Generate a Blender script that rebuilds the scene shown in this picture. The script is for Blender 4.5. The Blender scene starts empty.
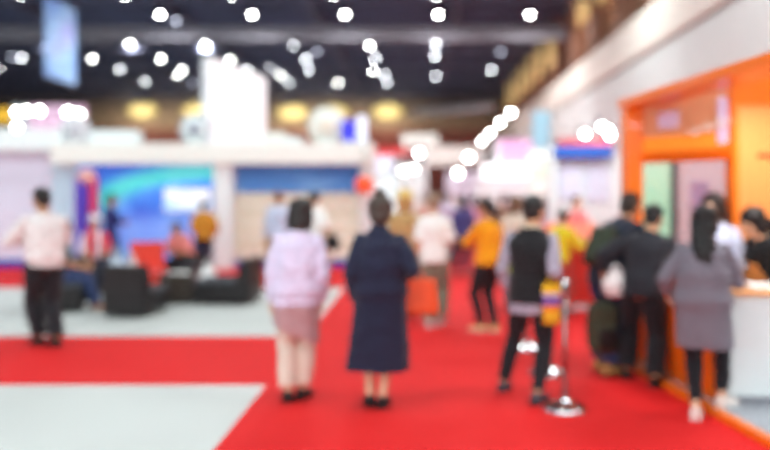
import bpy, bmesh, math, random
import numpy as np
from mathutils import Vector, Matrix, Euler
random.seed(7)
SC = bpy.context.scene
COL = SC.collection
V = Vector
PI = math.pi
R = math.radians
# camera at eye level, looking down the hall (+Y)
EYE, FPX, VX, VY = 1.6, 800.0, 420.0, 195.0
def at(px, py, Y):
    return V(((px - VX) / FPX * Y, Y, EYE - (py - VY) / FPX * Y))
def gx(px, Y):
    return (px - VX) / FPX * Y
def gz(py, Y):
    return EYE - (py - VY) / FPX * Y

# ------------------------------------------------------------------ materials
def srgb(r, g, b):
    f = lambda c: (c / 255 / 12.92) if c / 255 <= 0.04045 else ((c / 255 + 0.055) / 1.055) ** 2.4
    return (f(r), f(g), f(b), 1)
_M = {}
def mat(name, rgb, rough=0.7, metal=0.0, var=0.08, nscale=30, bump=0.0, bscale=200, sheen=0.0, emit=0.0, spec=0.3, coat=0.0):
    if name in _M: return _M[name]
    m = bpy.data.materials.new(name); m.use_nodes = True
    nt = m.node_tree; N = nt.nodes; L = nt.links
    b = N['Principled BSDF']
    c = srgb(*rgb)
    tc = N.new('ShaderNodeTexCoord')
    if var:
        nz = N.new('ShaderNodeTexNoise'); nz.inputs['Scale'].default_value = nscale; nz.inputs['Detail'].default_value = 4
        L.new(tc.outputs['Object'], nz.inputs['Vector'])
        rp = N.new('ShaderNodeValToRGB')
        rp.color_ramp.elements[0].position = .3; rp.color_ramp.elements[1].position = .7
        rp.color_ramp.elements[0].color = tuple(max(0, x * (1 - var)) for x in c[:3]) + (1,)
        rp.color_ramp.elements[1].color = tuple(min(1, x * (1 + var)) for x in c[:3]) + (1,)
        L.new(nz.outputs['Fac'], rp.inputs['Fac']); L.new(rp.outputs['Color'], b.inputs['Base Color'])
    else:
        b.inputs['Base Color'].default_value = c
    b.inputs['Roughness'].default_value = rough; b.inputs['Metallic'].default_value = metal
    b.inputs['Specular IOR Level'].default_value = spec
    b.inputs['Sheen Weight'].default_value = sheen
    b.inputs['Coat Weight'].default_value = coat
    if bump:
        n2 = N.new('ShaderNodeTexNoise'); n2.inputs['Scale'].default_value = bscale; n2.inputs['Detail'].default_value = 3
        L.new(tc.outputs['Object'], n2.inputs['Vector'])
        bp = N.new('ShaderNodeBump'); bp.inputs['Strength'].default_value = bump; bp.inputs['Distance'].default_value = .01
        L.new(n2.outputs['Fac'], bp.inputs['Height']); L.new(bp.outputs['Normal'], b.inputs['Normal'])
    if emit:
        b.inputs['Emission Color'].default_value = c; b.inputs['Emission Strength'].default_value = emit
    _M[name] = m
    return m
def cloth(name, rgb, **k):
    d = dict(rough=.85, var=.1, nscale=14, bump=.25, bscale=260, sheen=.15); d.update(k)
    return mat('cloth_' + name, rgb, **d)
def striped(name, cols, scale, axis=2, rough=.8, noise=0.0, emit=0.0):
    """bands of colour along one object axis; cols [(pos, rgb)] repeating with period 1/scale"""
    if name in _M: return _M[name]
    m = bpy.data.materials.new(name); m.use_nodes = True
    N = m.node_tree.nodes; L = m.node_tree.links; b = N['Principled BSDF']
    tc = N.new('ShaderNodeTexCoord'); sx = N.new('ShaderNodeSeparateXYZ'); L.new(tc.outputs['Object'], sx.inputs[0])
    mu = N.new('ShaderNodeMath'); mu.operation = 'MULTIPLY'; mu.inputs[1].default_value = scale; L.new(sx.outputs[axis], mu.inputs[0])
    fr = N.new('ShaderNodeMath'); fr.operation = 'FRACT'; L.new(mu.outputs[0], fr.inputs[0])
    rp = N.new('ShaderNodeValToRGB'); rp.color_ramp.interpolation = 'CONSTANT' if not noise else 'EASE'
    els = rp.color_ramp.elements
    while len(els) < len(cols): els.new(.5)
    for e, (p, c) in zip(els, cols): e.position = p; e.color = srgb(*c)
    L.new(fr.outputs[0], rp.inputs['Fac']); L.new(rp.outputs['Color'], b.inputs['Base Color'])
    b.inputs['Roughness'].default_value = rough
    if emit:
        L.new(rp.outputs['Color'], b.inputs['Emission Color']); b.inputs['Emission Strength'].default_value = emit
    _M[name] = m; return m

# ------------------------------------------------------------------ mesh builder
class MB:
    def __init__(s): s.bm = bmesh.new()
    def box(s, c, size, bev=0.0, rot=None):
        t = bmesh.new(); bmesh.ops.create_cube(t, size=1)
        for v in t.verts: v.co = V((v.co.x * size[0], v.co.y * size[1], v.co.z * size[2]))
        if bev: bmesh.ops.bevel(t, geom=t.edges[:], offset=min(bev, min(size) * .45), segments=3, profile=.5, affect='EDGES')
        return s._add(t, Matrix.Translation(V(c)) @ (rot.to_4x4() if rot is not None else Matrix()))
    def b2(s, lo, hi, bev=0.0):
        lo, hi = V(lo), V(hi); return s.box((lo + hi) / 2, [abs(x) for x in (hi - lo)], bev)
    def ell(s, c, r, rot=None, u=20, v=14):
        t = bmesh.new(); bmesh.ops.create_uvsphere(t, u_segments=u, v_segments=v, radius=1)
        for w in t.verts: w.co = V((w.co.x * r[0], w.co.y * r[1], w.co.z * r[2]))
        return s._add(t, Matrix.Translation(V(c)) @ (rot.to_4x4() if rot is not None else Matrix()))
    def _add(s, t, M):
        t.verts.ensure_lookup_table(); nv = {}
        for v in t.verts: nv[v] = s.bm.verts.new(M @ v.co)
        for f in t.faces:
            try: s.bm.faces.new([nv[v] for v in f.verts])
            except ValueError: pass
        t.free(); return s
    def rings(s, rs, cap=True, closed=True):
        vs = [[s.bm.verts.new(p) for p in r] for r in rs]; n = len(vs[0])
        for a, b in zip(vs, vs[1:]):
            for i in range(n if closed else n - 1):
                j = (i + 1) % n; s.bm.faces.new((a[i], a[j], b[j], b[i]))
        if cap: s.bm.faces.new(vs[0][::-1]); s.bm.faces.new(vs[-1])
        return s
    def tube(s, pts, rad, n=14, cap=True):
        pts = [V(p) for p in pts]
        if not isinstance(rad, (list, tuple)): rad = [rad] * len(pts)
        rs = []; up = None
        for i, p in enumerate(pts):
            d = (pts[min(i + 1, len(pts) - 1)] - pts[max(i - 1, 0)]).normalized()
            if up is None: up = V((0, 0, 1)) if abs(d.z) < .9 else V((0, 1, 0))
            x = up.cross(d).normalized(); y = d.cross(x).normalized(); up = y
            rs.append([p + (x * math.cos(2 * PI * k / n) + y * math.sin(2 * PI * k / n)) * rad[i] for k in range(n)])
        return s.rings(rs, cap)
    def lathe(s, prof, c=(0, 0, 0), n=32):
        c = V(c)
        return s.rings([[c + V((r * math.cos(2 * PI * k / n), r * math.sin(2 * PI * k / n), z)) for k in range(n)] for r, z in prof])
    def prism(s, poly, z0, z1):
        a = [s.bm.verts.new((x, y, z0)) for x, y in poly]; b = [s.bm.verts.new((x, y, z1)) for x, y in poly]
        n = len(a)
        for i in range(n):
            j = (i + 1) % n; s.bm.faces.new((a[i], a[j], b[j], b[i]))
        s.bm.faces.new(a[::-1]); s.bm.faces.new(b); return s
    def mesh(s, name, smooth=False):
        bmesh.ops.recalc_face_normals(s.bm, faces=s.bm.faces[:])
        me = bpy.data.meshes.new(name); s.bm.to_mesh(me); s.bm.free()
        if smooth: me.polygons.foreach_set('use_smooth', [True] * len(me.polygons))
        return me
    def put(s, name, m, parent=None, smooth=False, loc=None):
        me = s.mesh(name, smooth); me.materials.append(m)
        o = bpy.data.objects.new(name, me); COL.objects.link(o)
        if parent: o.parent = parent
        if loc is not None: o.location = loc
        return o
    def voxel(s, name, m, vox, smooth=6, parent=None, wr=None):
        """union of all closed pieces as one continuous surface"""
        bmesh.ops.recalc_face_normals(s.bm, faces=s.bm.faces[:])
        me = bpy.data.meshes.new('tmp'); s.bm.to_mesh(me); s.bm.free()
        t = bpy.data.objects.new('tmp', me); COL.objects.link(t)
        a = t.modifiers.new('r', 'REMESH'); a.mode = 'VOXEL'; a.voxel_size = vox
        b = t.modifiers.new('s', 'SMOOTH'); b.iterations = smooth; b.factor = .5
        dg = bpy.context.evaluated_depsgraph_get(); dg.update()
        out = bpy.data.meshes.new_from_object(t.evaluated_get(dg))
        bpy.data.objects.remove(t); bpy.data.meshes.remove(me)
        nv = len(out.vertices)
        if wr and nv:
            co = np.empty(nv * 3); no = np.empty(nv * 3)
            out.vertices.foreach_get('co', co); out.vertices.foreach_get('normal', no)
            co = co.reshape(-1, 3); no = no.reshape(-1, 3)
            amp, k, seed = wr; rs = np.random.RandomState(seed); d = np.zeros(nv)
            for i in range(7):
                kv = rs.normal(size=3) * np.array([1.2, 1.2, .55]) * k * (.6 + .25 * i)
                d += np.sin(co @ kv + rs.rand() * 6.28 + 1.5 * np.sin(co @ (rs.normal(size=3) * k * .5))) / (1 + .4 * i)
            co += no * (d * amp * .5)[:, None]
            out.vertices.foreach_set('co', co.ravel())
        out.polygons.foreach_set('use_smooth', [True] * len(out.polygons))
        out.name = name; out.materials.clear(); out.materials.append(m)
        o = bpy.data.objects.new(name, out); COL.objects.link(o)
        if parent: o.parent = parent
        return o

def thing(name, label, cat, loc=(0, 0, 0), rz=0.0, group=None):
    o = bpy.data.objects.new(name, None); COL.objects.link(o); o.empty_display_size = .1
    o.location = loc; o.rotation_euler = (0, 0, rz)
    return tag(o, label, cat, group)
def tag(o, label, cat, group=None, kind=None):
    o['label'] = label; o['category'] = cat
    if group: o['group'] = group
    if kind: o['kind'] = kind
    return o
def struct(o, label=None):
    o['kind'] = 'structure'
    if label: o['label'] = label
    return o
def dup(root, loc=None, rz=None, label=None):
    r = root.copy(); COL.objects.link(r)
    if loc is not None: r.location = loc
    if rz is not None: r.rotation_euler = (0, 0, rz)
    if label: r['label'] = label
    for ch in list(root.children):
        c = ch.copy(); COL.objects.link(c); c.parent = r
        for g in list(ch.children):
            d = g.copy(); COL.objects.link(d); d.parent = c
    return r

# ------------------------------------------------------------------ setting
carpet_red = mat('red_carpet', (234, 34, 36), rough=.75, var=.05, nscale=9, bump=.3, bscale=400, spec=.2)
floor_m = mat('pale_floor', (214, 216, 213), rough=.55, var=.03, nscale=1.2, spec=.35)
ceil_m = mat('dark_ceiling', (52, 60, 88), rough=.9, var=.2, nscale=.4)
beam_m = mat('beam_grey', (140, 140, 150), rough=.6, var=.08)
dark_beam = mat('beam_dark', (84, 88, 108), rough=.7, var=.1)
white = mat('stand_white', (228, 238, 240), rough=.5, var=.02)
cream = mat('stand_cream', (232, 234, 228), rough=.55, var=.02)
lilac = mat('stand_lilac', (222, 228, 248), rough=.55, var=.02)
black_metal = mat('black_metal', (30, 30, 32), rough=.4, metal=.6)
chrome = mat('chrome', (225, 225, 228), rough=.12, metal=1.0, var=.02)

YB, ZC, XR, XL = 70.0, 10.35, 6.7, -40.0
f = MB().b2((XL, -8, -.2), (XR + 3, YB, 0)).put('floor', floor_m); struct(f, 'pale grey hall floor')
c = MB().b2((XL, -8, ZC), (XR + 3, YB, ZC + .2)).put('ceiling', ceil_m); struct(c, 'dark hall ceiling')
wall_far = striped('far_wall_bands', [(0, (140, 76, 70)), (.57, (150, 80, 70)), (.70, (176, 150, 122)), (.80, (140, 120, 102)), (.93, (80, 74, 78))], 1 / 11.5, 2, noise=1)
w = MB().b2((XL, YB, 0), (XR + 3, YB + .3, ZC)).put('wall_back', wall_far); struct(w, 'far end wall, red brown below beige')
w = MB().b2((XL - .3, -8, 0), (XL, YB, ZC)).put('wall_left', mat('brown_wall', (110, 70, 60), var=.1, nscale=1)); struct(w)
grey_wall = mat('grey_fascia', (222, 226, 225), rough=.6, var=.05, nscale=1.5)
warm_fascia = mat('warm_fascia', (240, 234, 224), rough=.6, var=.06, nscale=2)
gal_brown = mat('gallery_brown', (128, 96, 78), rough=.7, var=.15, nscale=1)
w = MB().b2((XR, -8, 0), (XR + .3, YB, 5.72)).put('wall_right', grey_wall); struct(w, 'long grey side wall')
MB().b2((XR + .12, -8, 5.72), (XR + .3, YB, 5.86)).put('shadow_gap', mat('gap_brown', (70, 58, 52)), w)
MB().b2((XR - .05, -8, 5.86), (XR + .3, YB, 7.1), .02).put('parapet', warm_fascia, w)
MB().b2((XR + 1.6, -8, 7.1), (XR + 1.9, YB, ZC)).put('gallery_wall', gal_brown, w)
MB().b2((XR + .3, -8, 6.9), (XR + 1.9, YB, 7.1)).put('gallery_floor', gal_brown, w)
col_m = mat('gallery_column', (140, 98, 80), rough=.6, var=.1)
for y in (19.5, 23.5, 27.5, 31.5, 35.7, 39.8, 43.8, 48, 52, 56, 60, 64):
    MB().b2((XR + .05, y - .35, 7.1), (XR + .75, y + .35, ZC), .03).put('column', col_m, w)
drape_m = mat('yellow_drape', (226, 196, 132), rough=.8, var=.1, nscale=3, emit=.5)  # emission stands in for light falling on the drapes
def drape(y0, y1, z0, z1):
    n = 40; rs = []
    for z in (z1, (z0 + z1) / 2, z0):
        ring = [V((.06 * math.sin(i * 1.3), y0 + (y1 - y0) * i / n, z)) for i in range(n + 1)]
        ring += [V((.06 * math.sin(i * 1.3) + .03, y0 + (y1 - y0) * i / n, z)) for i in range(n, -1, -1)]
        rs.append(ring)
    return MB().rings(rs)
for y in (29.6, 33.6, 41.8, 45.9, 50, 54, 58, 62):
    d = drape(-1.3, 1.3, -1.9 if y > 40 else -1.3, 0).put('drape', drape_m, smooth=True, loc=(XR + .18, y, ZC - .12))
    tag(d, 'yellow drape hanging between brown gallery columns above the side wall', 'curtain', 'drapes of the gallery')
    MB().tube([(0, -1.4, .04), (0, 1.4, .04)], .03).put('curtain_rail', black_metal, d)

for y in (18, 24, 30, 36, 42, 48, 54, 60):  # unseen point lights added to brighten the gallery
    l = bpy.data.lights.new('gallery_fill', 'POINT'); l.energy = 70; l.color = (1, .84, .66); l.shadow_soft_size = 0
    o = bpy.data.objects.new('gallery_fill', l); COL.objects.link(o); o.location = (XR + .9, y - 2.1, 9.9)

# roof beams: one pale girder across the hall, dark lattice elsewhere
b = MB()
for z in (0, .42): b.b2((-34, -.16, z - .07), (XR, .16, z + .07))
b.b2((-34, -.05, 0), (XR, .05, .42))
struct(b.put('beam', beam_m, loc=(0, 36.4, 8.72)), 'pale girder across the hall roof')
MB().b2((-34, -.3, .49), (XR, .3, .55)).put('cable_tray', dark_beam, bpy.data.objects['beam'])
for y in (31.0, 41.5, 47, 53, 59, 65):
    b = MB()
    for z in (0, .9): b.b2((-38, -.09, z - .07), (XR, .09, z + .07))
    x = -38
    while x < XR - .9:
        b.tube([(x, 0, 0), (x + .75, 0, .9)], .035, 6); b.tube([(x + .75, 0, .9), (x + 1.5, 0, 0)], .035, 6); x += 1.5
    struct(b.put('beam', dark_beam, loc=(0, y, 9.2)))
for x in (-24, -17.6, -11.2, -4.8, 1.6):
    b = MB().b2((-.12, 28, 0), (.12, YB, .12)).b2((-.03, 28, .12), (.03, YB, .5))
    struct(b.put('beam', dark_beam, loc=(x, 0, 9.75)))

# red carpet, one sheet laid round the pale bays
poly = [(-1.29, -6), (XR - .06, -6), (XR - .06, 66), (-1.29, 66), (-1.29, 17.6), (-26, 17.6), (-26, 13.8), (-1.29, 13.8), (-1.29, 9.01), (-26, 9.01), (-26, 6.74), (-1.29, 6.74)]
tag(MB().prism(poly, 0, .008).put('red_carpet', carpet_red), 'red carpet covering the main aisle and the cross aisles', 'carpet')

# ------------------------------------------------------------------ ceiling lamps
def lamp_mat(name, k, rgb=(255, 255, 250)): return mat(name, rgb, var=0, emit=k)
L_HI, L_MID, L_LO = lamp_mat('lamp_bright', 75), lamp_mat('lamp_medium', 46, (236, 240, 245)), lamp_mat('lamp_dim', 14, (190, 196, 215))
lab = 'round white ceiling lamp hanging under the dark hall roof'
def lamp(kind):
    t = thing('ceiling_lamp', lab, 'lamp', group='ceiling lamps of the hall')
    MB().lathe([(.02, .62), (.02, .34), (.10, .33), (.17, .28), (.20, .10), (.205, 0), (.19, 0), (.18, .05), (.02, .06)]).put('housing', black_metal, t, True)
    MB().lathe([(.0, .045), (.085, .045), (.09, .02), (.075, -.012), (.0, -.02)]).put('lens', {'h': L_HI, 'm': L_MID, 'l': L_LO}[kind], t, True)
    return t
proto = {}
ZL = 9.35
lamps = [(22, -3, 'h'), (125, -3, 'h'), (232, -3, 'h'), (334, -3, 'h'), (437, -3, 'h'), (160, 15, 'h'), (252, 15, 'h'), (345, 15, 'h'), (438, 15, 'h'), (530, 15, 'h'),
    (48, 45, 'h'), (130, 44, 'h'), (205, 45, 'h'), (293, 46, 'm'), (370, 46, 'h'), (436, 44, 'm'), (500, 38, 'h'), (176, 21, 'l'),
    (0, 67, 'h'), (12, 57, 'l'), (22, 58, 'm'), (74, 73, 'm'), (92, 59, 'h'), (105, 65, 'm'), (120, 69, 'm'), (161, 59, 'h'), (161, 66, 'm'), (182, 70, 'h'), (178, 75, 'h'), (145, 82, 'm'),
    (193, 83, 'l'), (230, 60, 'h'), (247, 70, 'm'), (270, 67, 'm'), (280, 75, 'h'), (306, 59, 'm'), (309, 70, 'm'), (317, 52, 'l'), (289, 83, 'm'), (338, 83, 'h'), (332, 91, 'l'),
    (375, 59, 'm'), (381, 65, 'm'), (373, 71, 'h'), (385, 75, 'm'), (387, 83, 'm'), (435, 56, 'm'), (436, 76, 'm'), (501, 52, 'l'), (491, 70, 'm')]
for px, py, k in lamps:
    Y = FPX * (ZL - EYE) / (VY - py)
    p = at(px, py, Y)
    if k not in proto: o = proto[k] = lamp(k)
    else: o = dup(proto[k])
    o.location = p
    if k == 'h' and py > 10:
        l = bpy.data.lights.new('lamp_light', 'SPOT'); l.energy = 420; l.spot_size = R(165); l.spot_blend = .4; l.shadow_soft_size = 0
        q = bpy.data.objects.new('lamp_light', l); COL.objects.link(q); q.location = p - V((0, 0, .03))

# warm oval wall lamps on the far wall
warm_l = mat('warm_glow', (250, 230, 160), var=0, emit=.1)
o0 = None
for px, py in ((142, 110), (198, 110), (292, 112), (333, 112), (388, 111)):
    p = at(px, py, YB - .25)
    if o0 is None:
        o0 = thing('wall_lamp', 'oval amber wall lamp glowing on the far end wall', 'lamp', group='wall lamps of the far end wall')
        MB().ell((0, .1, 0), (1.5, .12, .8)).put('rim', mat('bronze', (120, 96, 60), rough=.4, metal=.5), o0, True)
        MB().ell((0, -.02, 0), (1.35, .2, .68)).put('diffuser', warm_l, o0, True)
        o = o0
    else: o = dup(o0)
    o.location = p
    l = bpy.data.lights.new('wall_light', 'POINT'); l.energy = 200; l.color = (1, .9, .74); l.shadow_soft_size = 0
    q = bpy.data.objects.new('wall_light', l); COL.objects.link(q); q.location = p + V((0, -2.2, -.6))

# pale air duct under the roof
t = thing('air_duct', 'pale round air duct hanging near the far end wall', 'duct', (0, 0, 0))
a_, b_ = at(414, 113, 64.5), at(495, 106, 59.5)
MB().tube([a_, a_.lerp(b_, .5), b_], .36, 20).put('pipe', mat('duct_grey', (190, 190, 196), rough=.45, metal=.3), t, True)
for k in (.02, .25, .5, .75, .98):
    q = a_.lerp(b_, k); d = (b_ - a_).normalized() * .05
    MB().tube([q - d, q + d], .4, 20).put('flange', beam_m, t)
    MB().tube([q, (q.x, q.y, ZC)], .02, 6).put('hanger', black_metal, t)

# ------------------------------------------------------------------ banners
def print_mat(name, rows, emit=0.0):
    """rows: list of (axis, scale, ...) -> soft blotchy print between colours"""
    m = bpy.data.materials.new(name); m.use_nodes = True
    N = m.node_tree.nodes; L = m.node_tree.links; b = N['Principled BSDF']
    tc = N.new('ShaderNodeTexCoord'); mp = N.new('ShaderNodeMapping'); L.new(tc.outputs['Object'], mp.inputs['Vector'])
    mp.inputs['Scale'].default_value = rows['scale']; mp.inputs['Location'].default_value = rows.get('loc', (0, 0, 0))
    nz = N.new('ShaderNodeTexNoise'); nz.inputs['Scale'].default_value = rows.get('n', 1.0); nz.inputs['Detail'].default_value = rows.get('detail', 2)
    L.new(mp.outputs[0], nz.inputs['Vector'])
    rp = N.new('ShaderNodeValToRGB'); els = rp.color_ramp.elements
    while len(els) < len(rows['cols']): els.new(.5)
    for e, (p, c) in zip(els, rows['cols']): e.position = p; e.color = srgb(*c)
    L.new(nz.outputs['Fac'], rp.inputs['Fac']); L.new(rp.outputs['Color'], b.inputs['Base Color'])
    b.inputs['Roughness'].default_value = .6
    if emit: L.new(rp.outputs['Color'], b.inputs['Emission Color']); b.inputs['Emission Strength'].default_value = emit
    return m
t = thing('hanging_banner', 'long blue printed banner hanging from the hall roof', 'banner', (-14.06, 30, 6.1))
def sheet(x0, y0, x1, y1, z0, z1, th=.012, nseg=16, amp=.03):
    rs = []; d = V((x1 - x0, y1 - y0, 0)).normalized(); nrm = V((-d.y, d.x, 0))
    for k in range(nseg + 1):
        f_ = k / nseg; p = V((x0, y0, 0)).lerp(V((x1, y1, 0)), f_) + nrm * amp * math.sin(f_ * 7)
        rs.append([p + nrm * s + V((0, 0, z)) for s, z in ((-th, z0), (th, z0), (th, z1), (-th, z1))])
    return MB().rings(rs)
ban = print_mat('banner_print', dict(scale=(.5, .55, .35), n=1.1, loc=(0, .3, 0), cols=[(.3, (112, 122, 215)), (.45, (130, 172, 236)), (.6, (164, 206, 246)), (.75, (164, 146, 220))]), emit=.35)  # the cloth is no lamp; emission added to make it brighter
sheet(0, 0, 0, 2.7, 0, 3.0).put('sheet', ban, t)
for z in (-.03, 3.03): MB().tube([(0, -.05, z), (0, 2.75, z)], .035).put('rail', beam_m, t)
for y in (.3, 2.4): MB().tube([(0, y, 3.05), (0, y, ZC - 6.1)], .012, 6).put('cable', black_metal, t)

t = thing('lightbox_sign', 'tall white light box hanging above the blue and white stand', 'sign', (-5.36, 20, 2.75), math.atan2(3.8, .8))
lb = mat('lightbox_white', (248, 248, 252), var=.02, nscale=1, emit=.35)
prof = [(0, 0), (3.6, 0), (3.6, 2.3), (0, 2.3)]
m_ = MB(); m_.rings([[V((x, y, z)) for x, z in prof] for y in (-.1, .1)]); m_.put('light_panel', lb, t)
m_ = MB()
for (x0, z0), (x1, z1) in zip(prof, prof[1:] + prof[:1]): m_.tube([(x0, 0, z0), (x1, 0, z1)], .05, 8)
m_.put('frame', white, t)
for x, z in ((.5, 2.3), (3.1, 2.3)): MB().tube([(x, 0, z), (x, 0, ZC - 2.75)], .012, 6).put('cable', black_metal, t)

t = thing('hanging_banner', 'small pale cyan banner on a pole over the white side stand', 'banner', (gx(541, 25), 25, 0))
MB().b2((-.27, -.02, gz(149, 25)), (.27, .02, gz(111, 25)), .01).put('sheet', mat('cyan_print', (164, 212, 232), var=.06, nscale=2), t)
MB().tube([(.3, .05, 0), (.3, .05, gz(110, 25))], .03).put('pole', beam_m, t)

# ------------------------------------------------------------------ stands
def rect(px0, px1, py0, py1, Y, d=.12, bev=.0, ox=0, oy=0, floor=False):
    return MB().b2((gx(px0, Y) - ox, Y - oy, 0 if floor else gz(py1, Y)), (gx(px1, Y) - ox, Y + d - oy, gz(py0, Y)), bev)

# --- blue and white stand
Y0 = 17.6
t = thing('exhibition_stand', 'long white stand with blue picture walls behind the lounge', 'stand', (-6, Y0, 0))
ox, oy = -6, Y0
def sp(name, m, px0, px1, py0, py1, Y=Y0, d=.15, bev=.01, floor=False, lab=None):
    o = rect(px0, px1, py0, py1, Y, d, bev, ox, oy, floor).put(name, m, t)
    if lab: o['label'] = lab
    return o
sp('wall_panel', lilac, -150, 52, 150, 262, lab='plain lilac white wall panel')
sp('wall_panel', mat('pale_cyan', (196, 228, 244), var=.03), 52, 78, 163, 262)
# blue printed wall with a green arc
m = bpy.data.materials.new('blue_mural'); m.use_nodes = True
N = m.node_tree.nodes; L = m.node_tree.links; bs = N['Principled BSDF']
tc = N.new('ShaderNodeTexCoord'); nz = N.new('ShaderNodeTexNoise'); nz.inputs['Scale'].default_value = 1.1; nz.inputs['Detail'].default_value = 3
mp = N.new('ShaderNodeMapping'); mp.inputs['Scale'].default_value = (1, 0, 1.1); L.new(tc.outputs['Object'], mp.inputs[0])
L.new(mp.outputs[0], nz.inputs['Vector'])
rp = N.new('ShaderNodeValToRGB')
els = rp.color_ramp.elements; els.new(.5)
for e, (p, c_) in zip(els, [(.34, (34, 78, 196)), (.5, (64, 128, 226)), (.66, (128, 176, 240))]): e.position = p; e.color = srgb(*c_)
L.new(nz.outputs['Fac'], rp.inputs['Fac'])
sx = N.new('ShaderNodeSeparateXYZ'); L.new(tc.outputs['Object'], sx.inputs[0])
def math_(op, a, b=None):
    n = N.new('ShaderNodeMath'); n.operation = op
    for i, q in enumerate((a, b)):
        if q is None: continue
        if isinstance(q, (int, float)): n.inputs[i].default_value = q
        else: L.new(q, n.inputs[i])
    return n.outputs[0]
# distance from an ellipse centre gives the arc
dx = math_('DIVIDE', math_('SUBTRACT', sx.outputs[0], 1.3), 2.6); dz = math_('DIVIDE', math_('SUBTRACT', sx.outputs[2], .95), 1.12)
rr = math_('SQRT', math_('ADD', math_('MULTIPLY', dx, dx), math_('MULTIPLY', dz, dz)))
arc = math_('MULTIPLY', math_('SUBTRACT', 1.0, math_('MULTIPLY', math_('ABSOLUTE', math_('SUBTRACT', rr, 1.02)), 4.2)), 1.0)
mx = N.new('ShaderNodeMix'); mx.data_type = 'RGBA'; mx.clamp_factor = True
L.new(arc, mx.inputs[0]); L.new(rp.outputs['Color'], mx.inputs[6]); mx.inputs[7].default_value = srgb(70, 214, 196)
# lower part: pale city-like haze print
lowf = math_('MULTIPLY', math_('SUBTRACT', 1.35, sx.outputs[2]), 1.5)
mx2 = N.new('ShaderNodeMix'); mx2.data_type = 'RGBA'; mx2.clamp_factor = True
L.new(math_('MINIMUM', lowf, .62), mx2.inputs[0]); L.new(mx.outputs[2], mx2.inputs[6]); mx2.inputs[7].default_value = srgb(122, 150, 222)
L.new(mx2.outputs[2], bs.inputs['Base Color']); bs.inputs['Roughness'].default_value = .5
L.new(mx2.outputs[2], bs.inputs['Emission Color']); bs.inputs['Emission Strength'].default_value = .5  # emission added to brighten the printed wall
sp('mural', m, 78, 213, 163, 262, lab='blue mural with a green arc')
sp('column', white, 213, 232, 160, 268, Y0 - .35, .5, floor=True)
sp('column', white, 360, 374, 150, 268, Y0 - .35, .5, floor=True)
sp('picture_panel', print_mat('blue_panorama', dict(scale=(.7, 0, 2.2), n=1, detail=5, cols=[(.3, (44, 96, 172)), (.5, (72, 132, 200)), (.62, (120, 172, 220)), (.75, (58, 110, 184))]), emit=.12), 232, 360, 164, 193, lab='blue panoramic picture')
bm_ = bpy.data.materials.new('beige_text_panel'); bm_.use_nodes = True
N = bm_.node_tree.nodes; L = bm_.node_tree.links
tc = N.new('ShaderNodeTexCoord'); br = N.new('ShaderNodeTexBrick'); mp = N.new('ShaderNodeMapping'); mp.inputs['Rotation'].default_value = (PI / 2, 0, 0)
L.new(tc.outputs['Object'], mp.inputs[0]); L.new(mp.outputs[0], br.inputs['Vector'])
br.inputs['Color1'].default_value = srgb(206, 200, 164); br.inputs['Color2'].default_value = srgb(226, 224, 196); br.inputs['Mortar'].default_value = srgb(240, 244, 230)
br.offset = 0; br.inputs['Scale'].default_value = 1; br.inputs['Mortar Size'].default_value = .05; br.inputs['Brick Width'].default_value = .24; br.inputs['Row Height'].default_value = .34
L.new(br.outputs['Color'], N['Principled BSDF'].inputs['Base Color'])
sp('shelf_panel', bm_, 232, 360, 193, 262, lab='beige panel of small framed pictures')
sp('skirting', mat('blue_skirt', (44, 60, 176), var=.05), -150, 374, 260, 268, Y0 - .04, .2, floor=True)
sp('header', cream, 50, 374, 143, 164, Y0 - .5, .65, .02, lab='cream fascia across the stand')
sp('header', white, -150, 62, 129, 151, Y0 - .4, .55, .02, lab='raised white fascia')
sp('top_box', white, 88, 136, 130, 143.5, Y0 - .3, .5, .04)
sp('top_box', cream, 262, 284, 132, 143.5, Y0 - .3, .5, .04)
sp('top_box', white, 284, 300, 137, 143.5, Y0 - .3, .5, .04)

def round_sign(px, r, label, face, centre):
    zt = gz(143.3, Y0 - .3)
    s = thing('round_sign', label, 'sign', (gx(px, Y0 - .2), Y0 - .2, zt))
    rot = Euler((PI / 2, 0, 0)).to_matrix()
    m_ = MB(); n = 40
    for (ro, y0_, y1_, nm, mm) in ((r, -.05, .05, 'disc', face), (r * .45, -.07, .02, 'emblem', centre)):
        q = MB().tube([(0, y0_, r), (0, y1_, r)], ro, 40); q.put(nm, mm, s, True)
    tor = MB(); rs = []
    for k in range(41):
        a = 2 * PI * k / 40; c_ = V((math.cos(a) * r, 0, r + math.sin(a) * r)); o_ = V((math.cos(a), 0, math.sin(a)))
        rs.append([c_ + (o_ * math.cos(b) + V((0, 1, 0)) * math.sin(b)) * .05 for b in [i * PI / 4 for i in range(8)]])
    tor.rings(rs, cap=False).put('rim', centre if centre is not face else white, s, True)
    MB().b2((-.15, -.08, -.005), (.15, .08, .03)).put('foot', white, s)
    m_.bm.free()
    return s
grey_w = mat('sign_grey', (196, 194, 204), var=.04)
round_sign(75, .30, 'round grey ringed sign over the plain lilac end of the blue stand', mat('sign_light', (222, 220, 226), var=.03), grey_w)
round_sign(195, .30, 'round white sign with a grey hub beside the white light box', white, mat('sign_dark', (150, 150, 168), var=.04))
round_sign(327, .38, 'large round cream sign on top of the stand, nearest the main aisle', cream, mat('sign_cream', (236, 224, 208), var=.03))
tt = thing('box_sign', 'small blue cube sign on top of the stand end', 'sign', (gx(349, Y0 - .2), Y0 - .2, gz(143.3, Y0 - .3)))
MB().b2((-.14, -.12, .05), (.14, .12, .5), .02).put('sign_body', mat('vivid_blue', (60, 60, 214), var=.04, emit=.25), tt)
MB().b2((-.1, -.1, -.002), (.1, .1, .05)).put('base', white, tt)
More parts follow.
